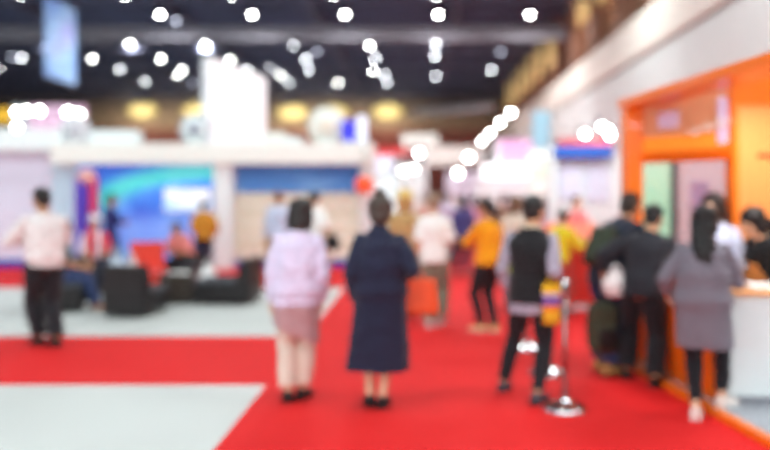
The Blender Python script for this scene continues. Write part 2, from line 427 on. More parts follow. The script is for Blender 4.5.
tt = thing('box_sign', 'narrow pale blue lit sign at the aisle corner of the stand top', 'sign', (gx(362, Y0 - .2), Y0 - .2, gz(143.3, Y0 - .3)))
MB().b2((-.11, -.12, .05), (.11, .12, .6), .03).put('sign_body', mat('ice_white', (222, 232, 252), var=.02, emit=.4), tt)
MB().b2((-.09, -.1, -.002), (.09, .1, .05)).put('base', white, tt)
tt = thing('paper_lantern', 'orange red round lantern on the corner column of the stand', 'lantern', tuple(at(364, 185, Y0 - .65)))
MB().ell((0, 0, 0), (.2, .2, .19)).put('shade', mat('lantern_orange', (244, 96, 56), var=.05, emit=.15), tt, True)
MB().tube([(0, 0, .18), (0, .05, .75), (0, .3, .78)], .012, 6).put('hook', black_metal, tt)

# screen in front of the mural
tt = thing('television', 'bright television screen mounted on the blue mural', 'television', (gx(187, Y0 - .1), Y0 - .02, gz(212, Y0 - .1)))
MB().b2((-.52, -.1, 0), (.52, 0, .52), .015).put('frame', mat('tv_white', (226, 236, 246), var=0), tt)
MB().b2((-.49, -.115, .03), (.49, -.09, .49)).put('screen', print_mat('tv_picture', dict(scale=(1.2, 0, 2), n=1, cols=[(.35, (150, 210, 250)), (.55, (245, 250, 255)), (.7, (220, 240, 255))]), emit=.45), tt)
# standing banner with red and purple bands
tt = thing('roll_up_banner', 'upright red and purple display banner against the blue mural', 'banner', (gx(87, 17), 17.0, 0))
MB().b2((-.26, -.015, .08), (.26, .015, 1.98), .005).put('sheet', striped('red_purple', [(0, (40, 52, 168)), (.12, (186, 32, 84)), (.34, (226, 70, 90)), (.5, (126, 74, 190)), (.72, (92, 60, 186)), (.9, (40, 60, 190))], 1 / .53, 0, noise=1), tt)
MB().b2((-.26, -.1, 0), (.26, .1, .08), .02).put('base', beam_m, tt)
MB().ell((.0, 0, 2.0), (.2, .09, .16)).put('topper', mat('topper_peach', (232, 176, 168), var=.06), tt, True)

# --- lit stand behind, far side
t = thing('exhibition_stand', 'pink and white lit stand top behind the lilac wall', 'stand', (-13.5, 30, 0)); ox, oy = -13.5, 30
sp('header', mat('pink_glow', (238, 196, 224), var=.05, nscale=1.5, emit=.3), 28, 82, 105, 128, 30, .4)
sp('header', mat('amber', (246, 190, 60), var=.05, emit=.3), -30, 12, 108, 122, 30, .4)
sp('wall_panel', white, -60, 86, 128, 237, 30.2, .3, floor=True)
sp('post', white, 12, 28, 105, 237, 30, .4, floor=True)

spot_m = lamp_mat('spot_white', 45)
spot_soft = lamp_mat('spot_soft', 30)
def spot(px, py, Y, label, group, r=.12, m_=None, drop=1.0):
    s = thing('spotlight', label, 'lamp', tuple(at(px, py, Y)), group=group)
    MB().tube([(0, .28, .06), (0, .12, .03), (0, 0, 0)], [.05, .1, r * 1.1], 16).put('housing', black_metal, s, True)
    MB().ell((0, -.01, 0), (r, .04, r)).put('lens', m_ or spot_m, s, True)
    MB().tube([(0, .2, .05), (0, .22, drop)], .012, 6).put('hanger', black_metal, s)
    return s
for px, py in ((17, 112), (27, 111), (40, 111), (17, 127), (68, 112), (75, 114), (80, 115)):
    spot(px, py, 29.5, 'bright spotlight on the pink and white lit stand top', 'spotlights of the pink stand', .1, drop=.5)

# --- end of the aisle and side stands
t = thing('exhibition_stand', 'pale gantry stand closing the far end of the aisle', 'stand', (1, 55, 0)); ox, oy = 1, 55
sp('header', cream, 402, 438, 134, 147, 55, .5)
sp('header', cream, 424, 484, 146, 165, 55.6, .5)
for p_ in (403, 424, 482): sp('post', white, p_, p_ + 3, 146, 218, 55.2, .3, floor=True)
sp('wall_panel', white, 376, 424, 165, 218, 56.3, .3, floor=True)
sp('wall_panel', lilac, 446, 486, 172, 218, 56.3, .3, floor=True)
t = thing('exhibition_stand', 'white stand with a red top edge beyond the lantern corner', 'stand', (-2.6, 40, 0)); ox, oy = -2.6, 40
sp('wall_panel', white, 352, 394, 156, 227, 40, .3, floor=True)
sp('header', mat('stand_red', (222, 60, 64), var=.04), 352, 408, 148, 155, 39.6, .6)
sp('header', lilac, 352, 396, 155, 172, 39.7, .5)
MB().b2((1.3, -.3, 0), (1.45, .2, 3.6)).put('post', white, t)
grp = 'spotlights at the far end of the aisle'; lb_ = 'bright spotlight glowing over the far end of the aisle'
for px, py, r in ((419, 153, .15), (389, 171, .17), (404, 171, .12), (414, 169, .12), (469, 157, .17), (458, 173, .17)):
    spot(px, py, 54, lb_, grp, r, drop=.6)
for k, (px, py) in enumerate(((482, 141), (490, 133), (500, 123), (511, 113))):
    Yk = 5.0 * FPX / (px - VX)
    spot(px, py, Yk, 'white lamp in the slanting line of lights along the side wall', 'line of lights along the side wall', .11, drop=.6)

t = thing('exhibition_stand', 'white stand with a pink sign far down the side wall', 'stand', (3.8, 34, 0)); ox, oy = 3.8, 34
sp('header', mat('pink_sign', (232, 176, 222), var=.1, nscale=2, emit=.2), 499, 532, 140, 164, 34, .4)
sp('light_bar', mat('bar_white', (250, 252, 255), var=0, emit=1.3), 482, 536, 165, 178, 33.7, .3)
sp('wall_panel', white, 476, 545, 178, 233, 34.4, .2, floor=True)
sp('post', white, 494, 499, 140, 233, 34, .4, floor=True)
t = thing('exhibition_stand', 'beige stand partition between the pink sign and the blue header', 'stand', (3.4, 22, 0)); ox, oy = 3.4, 22
sp('wall_panel', cream, 528, 556, 150, 253, 22, .2, floor=True)
sp('poster', mat('poster_pale_green', (206, 224, 206), var=.06), 534, 548, 158, 178, 21.96, .05)
t = thing('exhibition_stand', 'white stand with a blue header under a red edge', 'stand', (3, 14, 0)); ox, oy = 3, 14
sp('wall_panel', mat('panel_grey_white', (226, 236, 236), var=.03), 553, 640, 156, 268, 14, .15, floor=True)
sp('header', mat('header_blue', (44, 104, 204), var=.04), 555, 613, 146.5, 157, 13.6, .5, .01)
sp('header', mat('edge_red', (204, 92, 96), var=.04), 560, 613, 138, 146.5, 13.8, .4, .01)
sp('column', white, 550, 557, 146, 268, 13.7, .3, floor=True)
sp('poster', lilac, 560, 580, 165, 200, 13.95, .05)
sp('poster', mat('poster_blue_white', (214, 220, 238), var=.06), 586, 609, 164, 202, 13.95, .05)
for px, py in ((585, 134), (602, 127), (608, 130), (610, 135)):
    spot(px, py, 13.7, 'bright white spotlight on the red edge above the blue header', 'spotlights of the blue header stand', .05, drop=-.18)

# red counter in the aisle with pale box
t = thing('display_counter', 'red sloping display counter behind the person in the black vest', 'counter', (2.12, 11.4, 0))
m_ = MB(); m_.rings([[V((x, -.35, 0)), V((x, .35, 0)), V((x, .35, 1.16)), V((x, -.35, .98))] for x in (-.3, .42)]); m_.put('body', mat('counter_red', (214, 66, 56), var=.06), t)
MB().box((.06, 0, 1.085), (.78, .76, .03), .01, Euler((R(14.4), 0, 0)).to_matrix()).put('worktop', mat('counter_coral', (232, 116, 90), var=.05), t)
MB().b2((-.31, -.37, 0), (.43, .36, .09)).put('plinth', white, t)

# ------------------------------------------------------------------ orange stand
A_ = V((1.93, 7.67, 0)); dirv = V((.12, -1, 0)).normalized()     # runs toward the viewer
ang = math.atan2(dirv.y, dirv.x)
t = thing('exhibition_stand', 'orange open fronted stand with a platform and glowing interior', 'stand', A_, ang)
# local frame: +x toward the viewer along the edge, +y into the stand
org = mat('stand_orange', (255, 124, 16), rough=.35, var=.04, nscale=2, coat=.2)
org_d = mat('stand_orange_deep', (240, 104, 12), rough=.35, var=.04, nscale=2)
peach = mat('stand_peach', (255, 156, 84), rough=.45, var=.03)
LEN = 5.2
MB().b2((-.05, .02, 0), (LEN, 3.2, .05)).put('platform', mat('grey_carpet', (170, 176, 184), rough=.95, var=.06, nscale=40, bump=.3, bscale=300), t)
MB().b2((-.07, -.05, 0), (LEN, .02, .06), .008).put('platform_edge', org, t)
MB().b2((-.02, 0, .05), (.14, .16, 2.5), .006).put('pillar', org, t)
MB().b2((-.02, -.03, 2.43), (LEN, .30, 2.51), .006).put('top_beam', org, t)
# sign wall set at a slant behind the beam, then a peach wall turned to the viewer
SG = bpy.data.objects.new('sign_wall', None); COL.objects.link(SG); SG.parent = t
Mi = (Matrix.Translation(A_) @ Matrix.Rotation(ang, 4, 'Z')).inverted()
s0, s1 = Mi @ V((2.06, 7.62, 0)), Mi @ V((2.655, 6.75, 0))
SG.location = s0; SG.rotation_euler = (0, 0, math.atan2((s1 - s0).y, (s1 - s0).x)); SL = (s1 - s0).length
gl = mat('glossy_tan', (206, 140, 104), rough=.12, var=.05, nscale=3, spec=.6, coat=.5, emit=.22)  # added emission makes the sign board look brightly lit
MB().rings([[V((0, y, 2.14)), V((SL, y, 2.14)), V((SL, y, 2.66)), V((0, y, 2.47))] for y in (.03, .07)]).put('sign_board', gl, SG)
MB().b2((0, .01, 2.0), (SL, .07, 2.14)).put('sign_band', mat('band_orange', (255, 150, 52), rough=.2, var=.04, coat=.4, emit=.3), SG)  # same added glow on the band
MB().b2((0, -.02, 1.9), (SL, .12, 2.0), .004).put('lintel', org_d, SG)
for (x, z, sx_, sz_) in ((.36, 2.29, .22, .15), (.93, 2.24, .10, .40)):
    MB().b2((x - sx_ / 2, .0, z - sz_ / 2), (x + sx_ / 2, .03, z + sz_ / 2), .01).put('reflection_panel', mat('reflection_lilac', (226, 212, 246), var=.03), SG)  # pale lilac pieces painted as reflections in the glossy board
pts = [V((.58 + .028 * k, -.012, 2.14 + .022 * math.sin(k * 1.35) + .005 * k)) for k in range(17)]
MB().tube(pts, .012, 8).put('script_stroke', mat('script_white', (255, 240, 226), var=0), SG, True)
for k in (3, 7, 11): MB().tube([pts[k], pts[k] + V((.02, 0, .06)), pts[k] + V((.035, 0, .02))], .010, 8).put('script_stroke', _M['script_white'], SG, True)
pw = Mi @ V((2.655, 6.75, 0)); pe = Mi @ V((4.6, 6.95, 0))
PW = bpy.data.objects.new('peach_wall', None); COL.objects.link(PW); PW.parent = t; PW.location = pw; PW.rotation_euler = (0, 0, math.atan2((pe - pw).y, (pe - pw).x)); PL = (pe - pw).length
MB().b2((0, 0, .05), (PL, .12, 2.36), .005).put('panel', peach, PW)
MB().b2((0, -.01, 2.36), (PL, .13, 2.69), .005).put('fascia', org, PW)
MB().b2((-.02, -.015, .05), (.03, .13, 2.66), .005).put('edge_post', org, PW)
MB().b2((.2, -.012, 1.92), (.5, .002, 1.95)).put('sign_stroke', mat('stroke_red', (222, 60, 24), var=0), PW)
# low orange counter along the edge
MB().b2((.16, .08, .05), (1.62, .30, .93)).put('counter_front', org_d, t)
MB().b2((.12, .03, .93), (1.64, .34, .97), .01).put('counter_top', mat('counter_wood', (214, 132, 80), var=.08), t)
# back wall inside, facing the viewer
MB().b2((-1.25, .62, .0), (-1.15, 3.2, 2.5)).put('back_wall', mat('inner_lilac', (212, 200, 214), var=.03), t)
MB().b2((-1.15, .62, .0), (-.05, 3.2, .05)).put('inner_floor', _M['grey_carpet'], t)
MB().b2((-1.15, .64, .6), (-1.11, 1.0, 2.05), .01).put('green_board', print_mat('green_print', dict(scale=(1, 1, 1), n=1.4, cols=[(.35, (150, 206, 178)), (.6, (182, 220, 198)), (.75, (206, 230, 210))]), emit=.3), t)
MB().b2((-1.15, 1.0, .05), (-1.07, 1.06, 2.4), .01).put('post', mat('post_dark', (76, 72, 78), var=.05), t)
MB().b2((-1.15, 1.25, .9), (-1.12, 1.45, 1.75), .01).put('poster', mat('poster_violet', (170, 146, 184), var=.2, nscale=5), t)

# white reception counter
rz_c = R(-6)
t = thing('reception_counter', 'white reception counter with a wood edged top on the grey platform', 'counter', (3.05, 6.02, .05), rz_c)
MB().b2((-.76, -.16, 0), (.9, .18, .80), .012).put('body', white, t)
MB().b2((-.80, -.19, .80), (.94, .22, .845), .012).put('worktop', mat('counter_beech', (238, 172, 116), var=.06), t)
MB().b2((-.74, -.165, 0), (.88, -.15, .06)).put('plinth', beam_m, t)
def stack(name, label, cat, loc, sx_, sy_, n, m_, rz=0):
    o = MB()
    for k in range(n):
        q = Euler((0, 0, random.uniform(-.12, .12))).to_matrix()
        o.box((0, 0, .004 + k * .008), (sx_, sy_, .0075), 0, q)
    return tag(o.put(name, m_, loc=loc), label, cat)
paper = mat('paper_white', (250, 248, 246), var=.01)
for k, (dx_, dy_, n, lb2) in enumerate(((-.42, .0, 3, 'white brochures lying at the near end of the reception counter'), (-.02, .0, 5, 'thicker pile of white papers further along the reception counter'))):
    q = Matrix.Rotation(rz_c, 3, 'Z') @ V((dx_, dy_, 0)) + V((3.05, 6.02, .8955))
    tp = thing('paper_pile', lb2, 'papers', q, rz_c + .2 * k)
    for j in range(n): MB().box((random.uniform(-.01, .01), random.uniform(-.01, .01), .006 + j * .01), (.29, .21, .009), .001, Euler((0, 0, random.uniform(-.15, .15))).to_matrix()).put('sheet', paper, tp)

# ------------------------------------------------------------------ lounge furniture
blk = mat('black_leather', (38, 34, 36), rough=.45, var=.12, nscale=8, bump=.15, bscale=120)
blk_seat = mat('dark_grey_seat', (72, 74, 80), rough=.6, var=.1, bump=.15, bscale=120)
redv = mat('red_vinyl', (232, 62, 44), rough=.45, var=.06); redv2 = mat('coral_vinyl', (240, 86, 84), rough=.45, var=.05)
def lounge(name, label, loc, rz, m1, m2, w_=.62, d=.86, hs=.36, hb=.68):
    t = thing(name, label, 'chair', loc, rz)      # faces +y
    MB().b2((-w_ / 2, -d / 2, .05), (w_ / 2, d / 2, hs - .08), .02).put('base', m1, t)
    MB().b2((-w_ / 2 + .01, -d / 2 + .16, hs - .08), (w_ / 2 - .01, d / 2 - .0, hs), .03).put('seat', m2, t)
    bb = MB(); prof_ = [(-d / 2 - .02, .05), (-d / 2 - .04, hb), (-d / 2 + .10, hb + .01), (-d / 2 + .2, hs - .03), (-d / 2 + .2, .05)]
    bb.rings([[V((x, y, z)) for y, z in prof_] for x in (-w_ / 2 - .01, w_ / 2 + .01)])
    bmesh.ops.bevel(bb.bm, geom=bb.bm.edges[:], offset=.02, segments=2, affect='EDGES')
    bb.put('backrest', m1, t)
    for sx_ in (-1, 1):
        for sy_ in (-1, 1): MB().lathe([(.02, 0), (.025, .055)], (sx_ * (w_ / 2 - .06), sy_ * (d / 2 - .06), 0), 12).put('leg', black_metal, t)
    return t
lounge('lounge_chair', 'black lounge chair turned with its back to the aisle, left of the low table', (-3.80, 10.78, 0), R(-4), blk, blk_seat, .56, .84)
lounge('lounge_chair', 'black lounge chair right of the low table, its back toward the white column', (-2.86, 11.9, 0), R(86), blk, blk_seat, .7, .82, .37, .66)
lounge('lounge_chair', 'black lounge chair under the seated person in blue jeans', (-5.02, 11.1, 0), R(-75), blk, blk_seat, .62, .7, .40, .62)
lounge('lounge_chair', 'red lounge chair behind the low table', (gx(149, 13.2), 13.25, 0), R(206), redv, redv2, .52, .8, .38, .80)
lounge('lounge_chair', 'dark lounge chair under the seated person in a pink top', (gx(184, 14.1), 14.13, 0), R(170), blk, blk_seat, .6, .7, .42, .6)
t = thing('low_table', 'low dark brown cube table between the black chairs', 'table', (-3.60, 11.95, 0), R(6))
brn = mat('dark_brown', (62, 52, 46), rough=.4, var=.15, nscale=12)
MB().b2((-.24, -.24, .03), (.24, .24, .40), .01).put('body', brn, t)
MB().b2((-.26, -.26, .40), (.26, .26, .43), .008).put('table_top', brn, t)
MB().b2((-.21, -.21, 0), (.21, .21, .03)).put('plinth', black_metal, t)
tp = thing('paper_pile', 'white leaflets on the low brown cube table', 'papers', (-3.60, 11.9, .4302), .4)
for j in range(3): MB().box((.01 * j, 0, .005 + j * .009), (.28, .2, .008), 0, Euler((0, 0, .2 * j)).to_matrix()).put('sheet', paper, tp)

# ------------------------------------------------------------------ bags
def sack(name, label, loc, w_, d, h, m_, seed=1, hand=True, rz=0, hm=None):
    """soft carrier bag with gathered top and two loop handles"""
    rs_ = random.Random(seed); t = thing(name, label, 'bag', loc, rz); rings = []; n = 28
    for k in range(9):
        f_ = k / 8; s = (.82 + .35 * math.sin(PI * min(1, f_ * 1.15))) * (1 - .35 * max(0, f_ - .6) / .4)
        rings.append([V((math.copysign(abs(math.cos(a)) ** .6, math.cos(a)) * w_ / 2 * s * (1 + .06 * math.sin(5 * a + k)),
                         math.copysign(abs(math.sin(a)) ** .6, math.sin(a)) * d / 2 * s * (1 + .08 * math.sin(4 * a + 2 * k)), f_ * h)) for a in [2 * PI * i / n for i in range(n)]])
    MB().rings(rings).put('bag_body', m_, t, True)
    if hand:
        for sy in (-1, 1):
            y = sy * d * .22
            MB().tube([(-w_ * .2, y, h * .95), (-w_ * .16, y * .8, h * 1.12), (0, y * .5, h * 1.24), (w_ * .16, y * .8, h * 1.12), (w_ * .2, y, h * .95)], .009, 8).put('handle', hm or m_, t, True)
    return t
plastic_w = mat('white_plastic', (246, 244, 244), rough=.35, var=.02, spec=.5)
sack('carrier_bag', 'white carrier bag on the floor by the person in the pink top', (gx(207, 13.2), 13.25, 0), .27, .22, .42, plastic_w, 3)
sack('carrier_bag', 'pale blue and white carrier bag beside the red lounge chair', (gx(114, 12.4), 12.5, 0), .30, .24, .62, mat('pale_blue_plastic', (212, 224, 240), rough=.4, var=.06), 4)
sack('carrier_bag', 'white crumpled carrier bag beyond the black chair, next to the red chair', (gx(131, 12.2), 12.2, 0), .28, .22, .58, plastic_w, 5)

def stanchion(label, px, py):
    Y = EYE * FPX / (py - VY)
    t = thing('stanchion', label, 'barrier post', (gx(px, Y), Y, .008))
    MB().lathe([(.0, 0), (.165, 0), (.17, .012), (.15, .03), (.09, .055), (.04, .075), (.028, .1), (.0, .1)]).put('base', chrome, t, True)
    MB().lathe([(.017, .08), (.017, .86)]).put('pole', mat('dull_steel', (150, 140, 140), rough=.35, metal=1, var=.03), t, True)
    MB().lathe([(.0, .85), (.03, .85), (.034, .87), (.034, .95), (.026, .97), (.0, .975)]).put('cap', chrome, t, True)
    MB().b2((-.02, -.04, .88), (.02, -.03, .93), .003).put('belt_slot', black_metal, t)
    return t
stanchion('chrome barrier post on the red carpet, nearest of the three', 565, 411)
stanchion('chrome barrier post just beyond the feet of the person in the black vest', 547.5, 375)
stanchion('chrome barrier post seen between the legs of the person in the black vest', 527, 350)

# ------------------------------------------------------------------ people
def ik(a, b, l1, l2, pole):
    d = b - a; L_ = d.length
    if L_ > (l1 + l2) * .999: b = a + d * ((l1 + l2) * .999 / L_); d = b - a; L_ = d.length
    x = (l1 * l1 - l2 * l2 + L_ * L_) / (2 * L_); h = math.sqrt(max(0, l1 * l1 - x * x)); u = d / L_
    pl = pole - u * pole.dot(u); pl.normalize()
    return a + u * x + pl * h, b
SKIN = {'light': (232, 184, 152), 'mid': (214, 160, 124), 'tan': (190, 134, 100)}
def sm(t): t = max(0, min(1, t)); return t * t * (3 - 2 * t)
_seed = [10]
def person(label, X, Y, rz, H=1.6, male=False, skin='light', lean=0, side=0, head=(0, 0), hands=None, feet=None, fyaw=(8, -8), hair=('short', (28, 24, 24)),
           wear=(), shoes=(30, 28, 30), hip=None, z=.008, vox=.007, hat=None, curl=(.5, .5), group=None, cat='person', elbow=None):
    """faces local +y, right = +x.  wear: list of dicts.  hands / feet: (left, right) targets in local metres"""
    _seed[0] += 1; sd = _seed[0]
    S = H; C0 = V((0, 0, .515 * S)); C = V(hip) if hip else V((0, 0, .512 * S))
    def rotm(k): return (Euler((R(-lean * k), 0, 0)).to_matrix() @ Euler((0, R(side * k), 0)).to_matrix())
    def kk(zf): return sm((zf - .47) / .17)
    def up(p):
        zf = p.z / S; q = p - C0; return C + rotm(kk(zf)) @ q
    shw = (.106 if male else .093) * S
    fz = {}
    tors = [(.465, .072, .060), (.50, .096 if not male else .090, .072), (.55, .092 if not male else .088, .068), (.61, .076 if not male else .084, .058), (.67, .078 if not male else .088, .061),
            (.73, .086 if not male else .097, .066), (.765, .088 if not male else .100, .060), (.795, .076 if not male else .088, .050), (.818, .052 if not male else .060, .042), (.838, .036, .036)]
    Rt = rotm(1)
    def ring(zf, rx, ry, n=28, ce=V((0, 0, 0)), pw=.85):
        M_ = rotm(kk(zf)); c_ = up(V((0, 0, zf * S))) + ce
        out = []
        for i in range(n):
            a = 2 * PI * i / n; ca, sa = math.cos(a), math.sin(a)
            out.append(c_ + M_ @ V((math.copysign(abs(ca) ** pw, ca) * rx * S, math.copysign(abs(sa) ** pw, sa) * ry * S, 0)))
        return out
    sh = [up(V((s * shw, 0, .788 * S))) for s in (-1, 1)]
    hipj = [C + V((s * .052 * S, 0, -.01 * S)) for s in (-1, 1)]
    la, lf = .172 * S, .152 * S; lt, ls = .248 * S, .238 * S
    if hands is None: hands = (None, None)
    HD = []; EL = []
    for i, s in enumerate((-1, 1)):
        tg = hands[i]
        tg = V(tg) if tg is not None else sh[i] + V((s * .028 * S, .03 * S, -.316 * S))
        pole = V((s * .35, -1, -.3)) if not elbow or elbow[i] is None else V(elbow[i])
        e, w_ = ik(sh[i], tg, la, lf, pole); EL.append(e); HD.append(w_)
    if feet is None: feet = ((-.065 * S, .0), (.065 * S, .0))
    KN = []; AN = []
    for i, s in enumerate((-1, 1)):
        fx, fy = feet[i][:2]; fzz = feet[i][2] if len(feet[i]) > 2 else 0
        k_, a_ = ik(hipj[i], V((fx, fy, .048 * S + fzz)), lt, ls, V((s * .12, 1, .1))); KN.append(k_); AN.append(V((fx, fy, .048 * S + fzz)))
    # head frame
    N0 = up(V((0, .008 * S, .852 * S)))
    Rh = Rt @ Euler((R(-head[1]), 0, 0)).to_matrix() if False else rotm(.55) @ Euler((0, 0, R(head[0]))).to_matrix() @ Euler((R(-head[1]), 0, 0)).to_matrix()
    HC = N0 + Rh @ V((0, .014 * S, .072 * S))
    def hp(x, y, z_): return HC + Rh @ V((x * S, y * S, z_ * S))
    def he(mb, x, y, z_, rx, ry, rz_): mb.ell(hp(x, y, z_), (rx * S, ry * S, rz_ * S), Rh)
    # ---- body
    B = MB()
    B.rings([ring(*q) for q in tors])
    nr = (.036 if male else .031) * S
    B.tube([up(V((0, -.004 * S, .815 * S))), N0 - V((0, 0, .02 * S)), hp(0, -.012, -.02)], [nr * 1.2, nr, nr])
    he(B, 0, -.002, .014, .0465, .057, .051); he(B, 0, .014, -.024, .037, .040, .040); he(B, 0, .036, -.05, .018, .016, .015)
    he(B, 0, .058, -.012, .0075, .012, .016); he(B, 0, .064, -.022, .010, .009, .007); he(B, 0, .047, .012, .03, .012, .008)
    for s in (-1, 1): he(B, s * .047, -.004, -.008, .006, .014, .02); he(B, s * .026, .036, -.02, .014, .014, .014)
    for i, s in enumerate((-1, 1)):
        B.ell(sh[i], (.027 * S,) * 3)
        B.tube([sh[i] + (up(V((0, 0, .77 * S))) - sh[i]) * .25, sh[i], sh[i].lerp(EL[i], .45), EL[i], EL[i].lerp(HD[i], .3), HD[i]], [.026 * S, .027 * S, .0255 * S, .0205 * S, .022 * S, .0145 * S])
        B.ell(EL[i], (.021 * S,) * 3)
        # hand
        d = (HD[i] - EL[i]).normalized()
        inn = (V((-s, 0, 0)) - d * V((-s, 0, 0)).dot(d)); inn = inn.normalized() if inn.length > .1 else V((0, 0, -1))
        wv = d.cross(inn).normalized()
        if wv.y < 0: wv = -wv                     # thumb side toward the front
        w0 = HD[i]; pl = .052 * S
        def pal(f_, hw, ht): 
            c_ = w0 + d * pl * f_
            return [c_ + wv * hw * S * math.cos(a) + inn * ht * S * math.sin(a) for a in [2 * PI * q / 14 for q in range(14)]]
        B.rings([pal(-.15, .015, .013), pal(.2, .020, .012), pal(.65, .025, .0115), pal(1.02, .024, .009)])
        cu = curl[i]
        for j, (off, ln) in enumerate(((.0195, .042), (.0067, .047), (-.0067, .044), (-.0195, .034))):
            p0 = w0 + d * pl * .9 + wv * off * S; a1 = cu * .55; a2 = cu * 1.5; sp_ = wv * off * 4.0
            d1 = (d * math.cos(a1) + inn * math.sin(a1) + sp_).normalized(); d2 = (d * math.cos(a2) + inn * math.sin(a2) + sp_).normalized()
            p1 = p0 + d1 * ln * .55 * S; p2 = p1 + d2 * ln * .6 * S
            B.tube([p0, p1, p2, p2 + d2 * .003 * S], [.0052 * S, .005 * S, .0043 * S, .003 * S], 10)
        tb = w0 + d * pl * .25 + wv * .018 * S; td = (d * .72 + wv * .6 + inn * (.35 + .4 * cu)).normalized()
        B.tube([tb, tb + td * .026 * S, tb + (td + d * .25).normalized() * .046 * S], [.0075 * S, .006 * S, .0045 * S], 10)
        # legs
        thr = (.058 if not male else .054) * S
        B.tube([hipj[i] + V((0, 0, .02 * S)), hipj[i].lerp(KN[i], .25), hipj[i].lerp(KN[i], .65), KN[i], KN[i].lerp(AN[i], .3) + V((0, -.006 * S, 0)), KN[i].lerp(AN[i], .7), AN[i]],
               [thr, thr * .97, .042 * S, .032 * S, .034 * S, .024 * S, .021 * S])
        B.ell(KN[i], (.032 * S,) * 3)
    # feet
    def foot(i, mb, grow, lo, toe=0):
        yaw = R(fyaw[i]); fd = V((-math.sin(yaw), math.cos(yaw), 0)); fr = V((math.cos(yaw), math.sin(yaw), 0)); rs = []
        base = V((AN[i].x, AN[i].y, AN[i].z - .048 * S))
        for y, w_, h_ in ((-.034, .012, .026), (-.03, .019, .042), (-.012, .022, .05), (.02, .0215, .05), (.05, .024, .034), (.08, .0275, .025), (.105, .024, .019), (.122, .012, .011)):
            c_ = base + fd * y * S; w2 = w_ * S + grow; h2 = h_ * S + grow
            rs.append([c_ + fr * w2 * math.cos(a) * (1 if math.sin(a) > 0 else 1.0) + V((0, 0, lo + (h2 * math.sin(a) if math.sin(a) > 0 else 0))) for a in [2 * PI * q / 18 for q in range(18)]])
        mb.rings(rs); return base, fd, fr
    for i in (0, 1): foot(i, B, 0, .004 * S)
    skm = mat('skin_' + skin, SKIN[skin], rough=.5, var=.05, nscale=40, spec=.35)
    body = B.voxel('person', skm, vox * .85, 5)
    body.location = (X, Y, z); body.rotation_euler = (0, 0, R(rz))
    tag(body, label, cat, group)
    # ---- face
    for s in (-1, 1):
        e = MB(); he(e, s * .0185, .0505, -.0015, .0085, .006, .0052); e.put('eye', mat('eye_dark', (48, 36, 32), rough=.2, var=0), body, True)
        e = MB(); he(e, s * .019, .0535, .0085, .012, .004, .0022); e.put('eyebrow', mat('brow', (44, 34, 30), var=0), body, True)
    e = MB(); he(e, 0, .0515, -.0385, .0135, .005, .0045); e.put('lips', mat('lips', (176, 92, 84), var=0), body, True)
    # ---- hair
    kind, hc = hair
    if kind:
        Hh = MB()
        he(Hh, 0, -.010, .024, .0535, .0585, .050); he(Hh, 0, -.032, -.012, .046, .034, .044)
        if kind == 'bob':
            he(Hh, 0, -.026, -.022, .060, .044, .058); he(Hh, 0, -.012, .022, .060, .062, .054)
            for s in (-1, 1): he(Hh, s * .045, -.004, -.02, .016, .034, .052)
            rs = []
            for zz, rx, ry in ((.0, .064, .05), (-.05, .066, .05), (-.082, .058, .044)):
                rs.append([hp(rx * math.cos(a), -.022 + ry * math.sin(a) * (.55 if math.sin(a) > 0 else 1), zz) for a in [2 * PI * q / 20 for q in range(20)]])
            Hh.rings(rs)
        if kind in ('long', 'medium'):
            ln = .30 if kind == 'long' else .15
            he(Hh, 0, -.026, -.02, .063, .046, .058); he(Hh, 0, -.012, .022, .062, .064, .056)
            for s in (-1, 1): he(Hh, s * .044, .0, -.022, .014, .03, .055)
            rs = []
            for q in range(9):
                f_ = q / 8; b0 = hp(0, -.038, -.02); drop = V((0.035 * S * f_, 0, -ln * S * f_)); back = Rt @ V((0, (-.025 - .03 * sm(f_ * 2) + .0 * f_) * S, 0))
                c_ = b0 + Rt @ drop + back; wd = (.046 + .014 * math.sin(f_ * PI) - .026 * f_ ** 2) * S; th = (.03 - .012 * f_) * S
                rs.append([c_ + Rt @ V((wd * math.cos(a), th * math.sin(a), 0)) for a in [2 * PI * r_ / 20 for r_ in range(20)]])
            Hh.rings(rs)
        if kind == 'bun':
            he(Hh, 0, -.014, .022, .062, .062, .054); he(Hh, 0, -.034, -.018, .056, .036, .05); he(Hh, 0, -.022, .082, .026, .026, .022); he(Hh, 0, -.018, .062, .034, .034, .022)
        if kind == 'pony':
            he(Hh, 0, -.07, -.0, .022, .024, .024); Hh.tube([hp(0, -.07, .0), hp(0, -.085, -.04), hp(0, -.082, -.10), hp(0, -.075, -.135)], [.02 * S, .024 * S, .018 * S, .006 * S])
        Hh.voxel('hair', mat('hair_%d_%d_%d' % hc, hc, rough=.45, var=.25, nscale=60, bump=.4, bscale=150, spec=.4), vox * .9, 4, body, (.0035, 60, sd))
    if hat:
        hm_ = mat('hat_%d_%d_%d' % hat, hat, rough=.8, var=.1, nscale=40, bump=.4, bscale=150); q = MB()
        rs = []
        for r_, z_ in ((.06, .022), (.092, .014), (.094, .018), (.062, .032), (.058, .055), (.046, .078), (.02, .084)):
            rs.append([hp(r_ * math.cos(a), -.006 + r_ * 1.08 * math.sin(a), z_) for a in [2 * PI * k / 28 for k in range(28)]])
        q.rings(rs).put('hat', hm_, body, True)
    # ---- clothes
    def torso_r(zf):
        for a, b in zip(tors, tors[1:]):
            if a[0] <= zf <= b[0]:
                f_ = (zf - a[0]) / (b[0] - a[0]); return a[1] + (b[1] - a[1]) * f_, a[2] + (b[2] - a[2]) * f_
        return (tors[0][1:] if zf < tors[0][0] else tors[-1][1:])
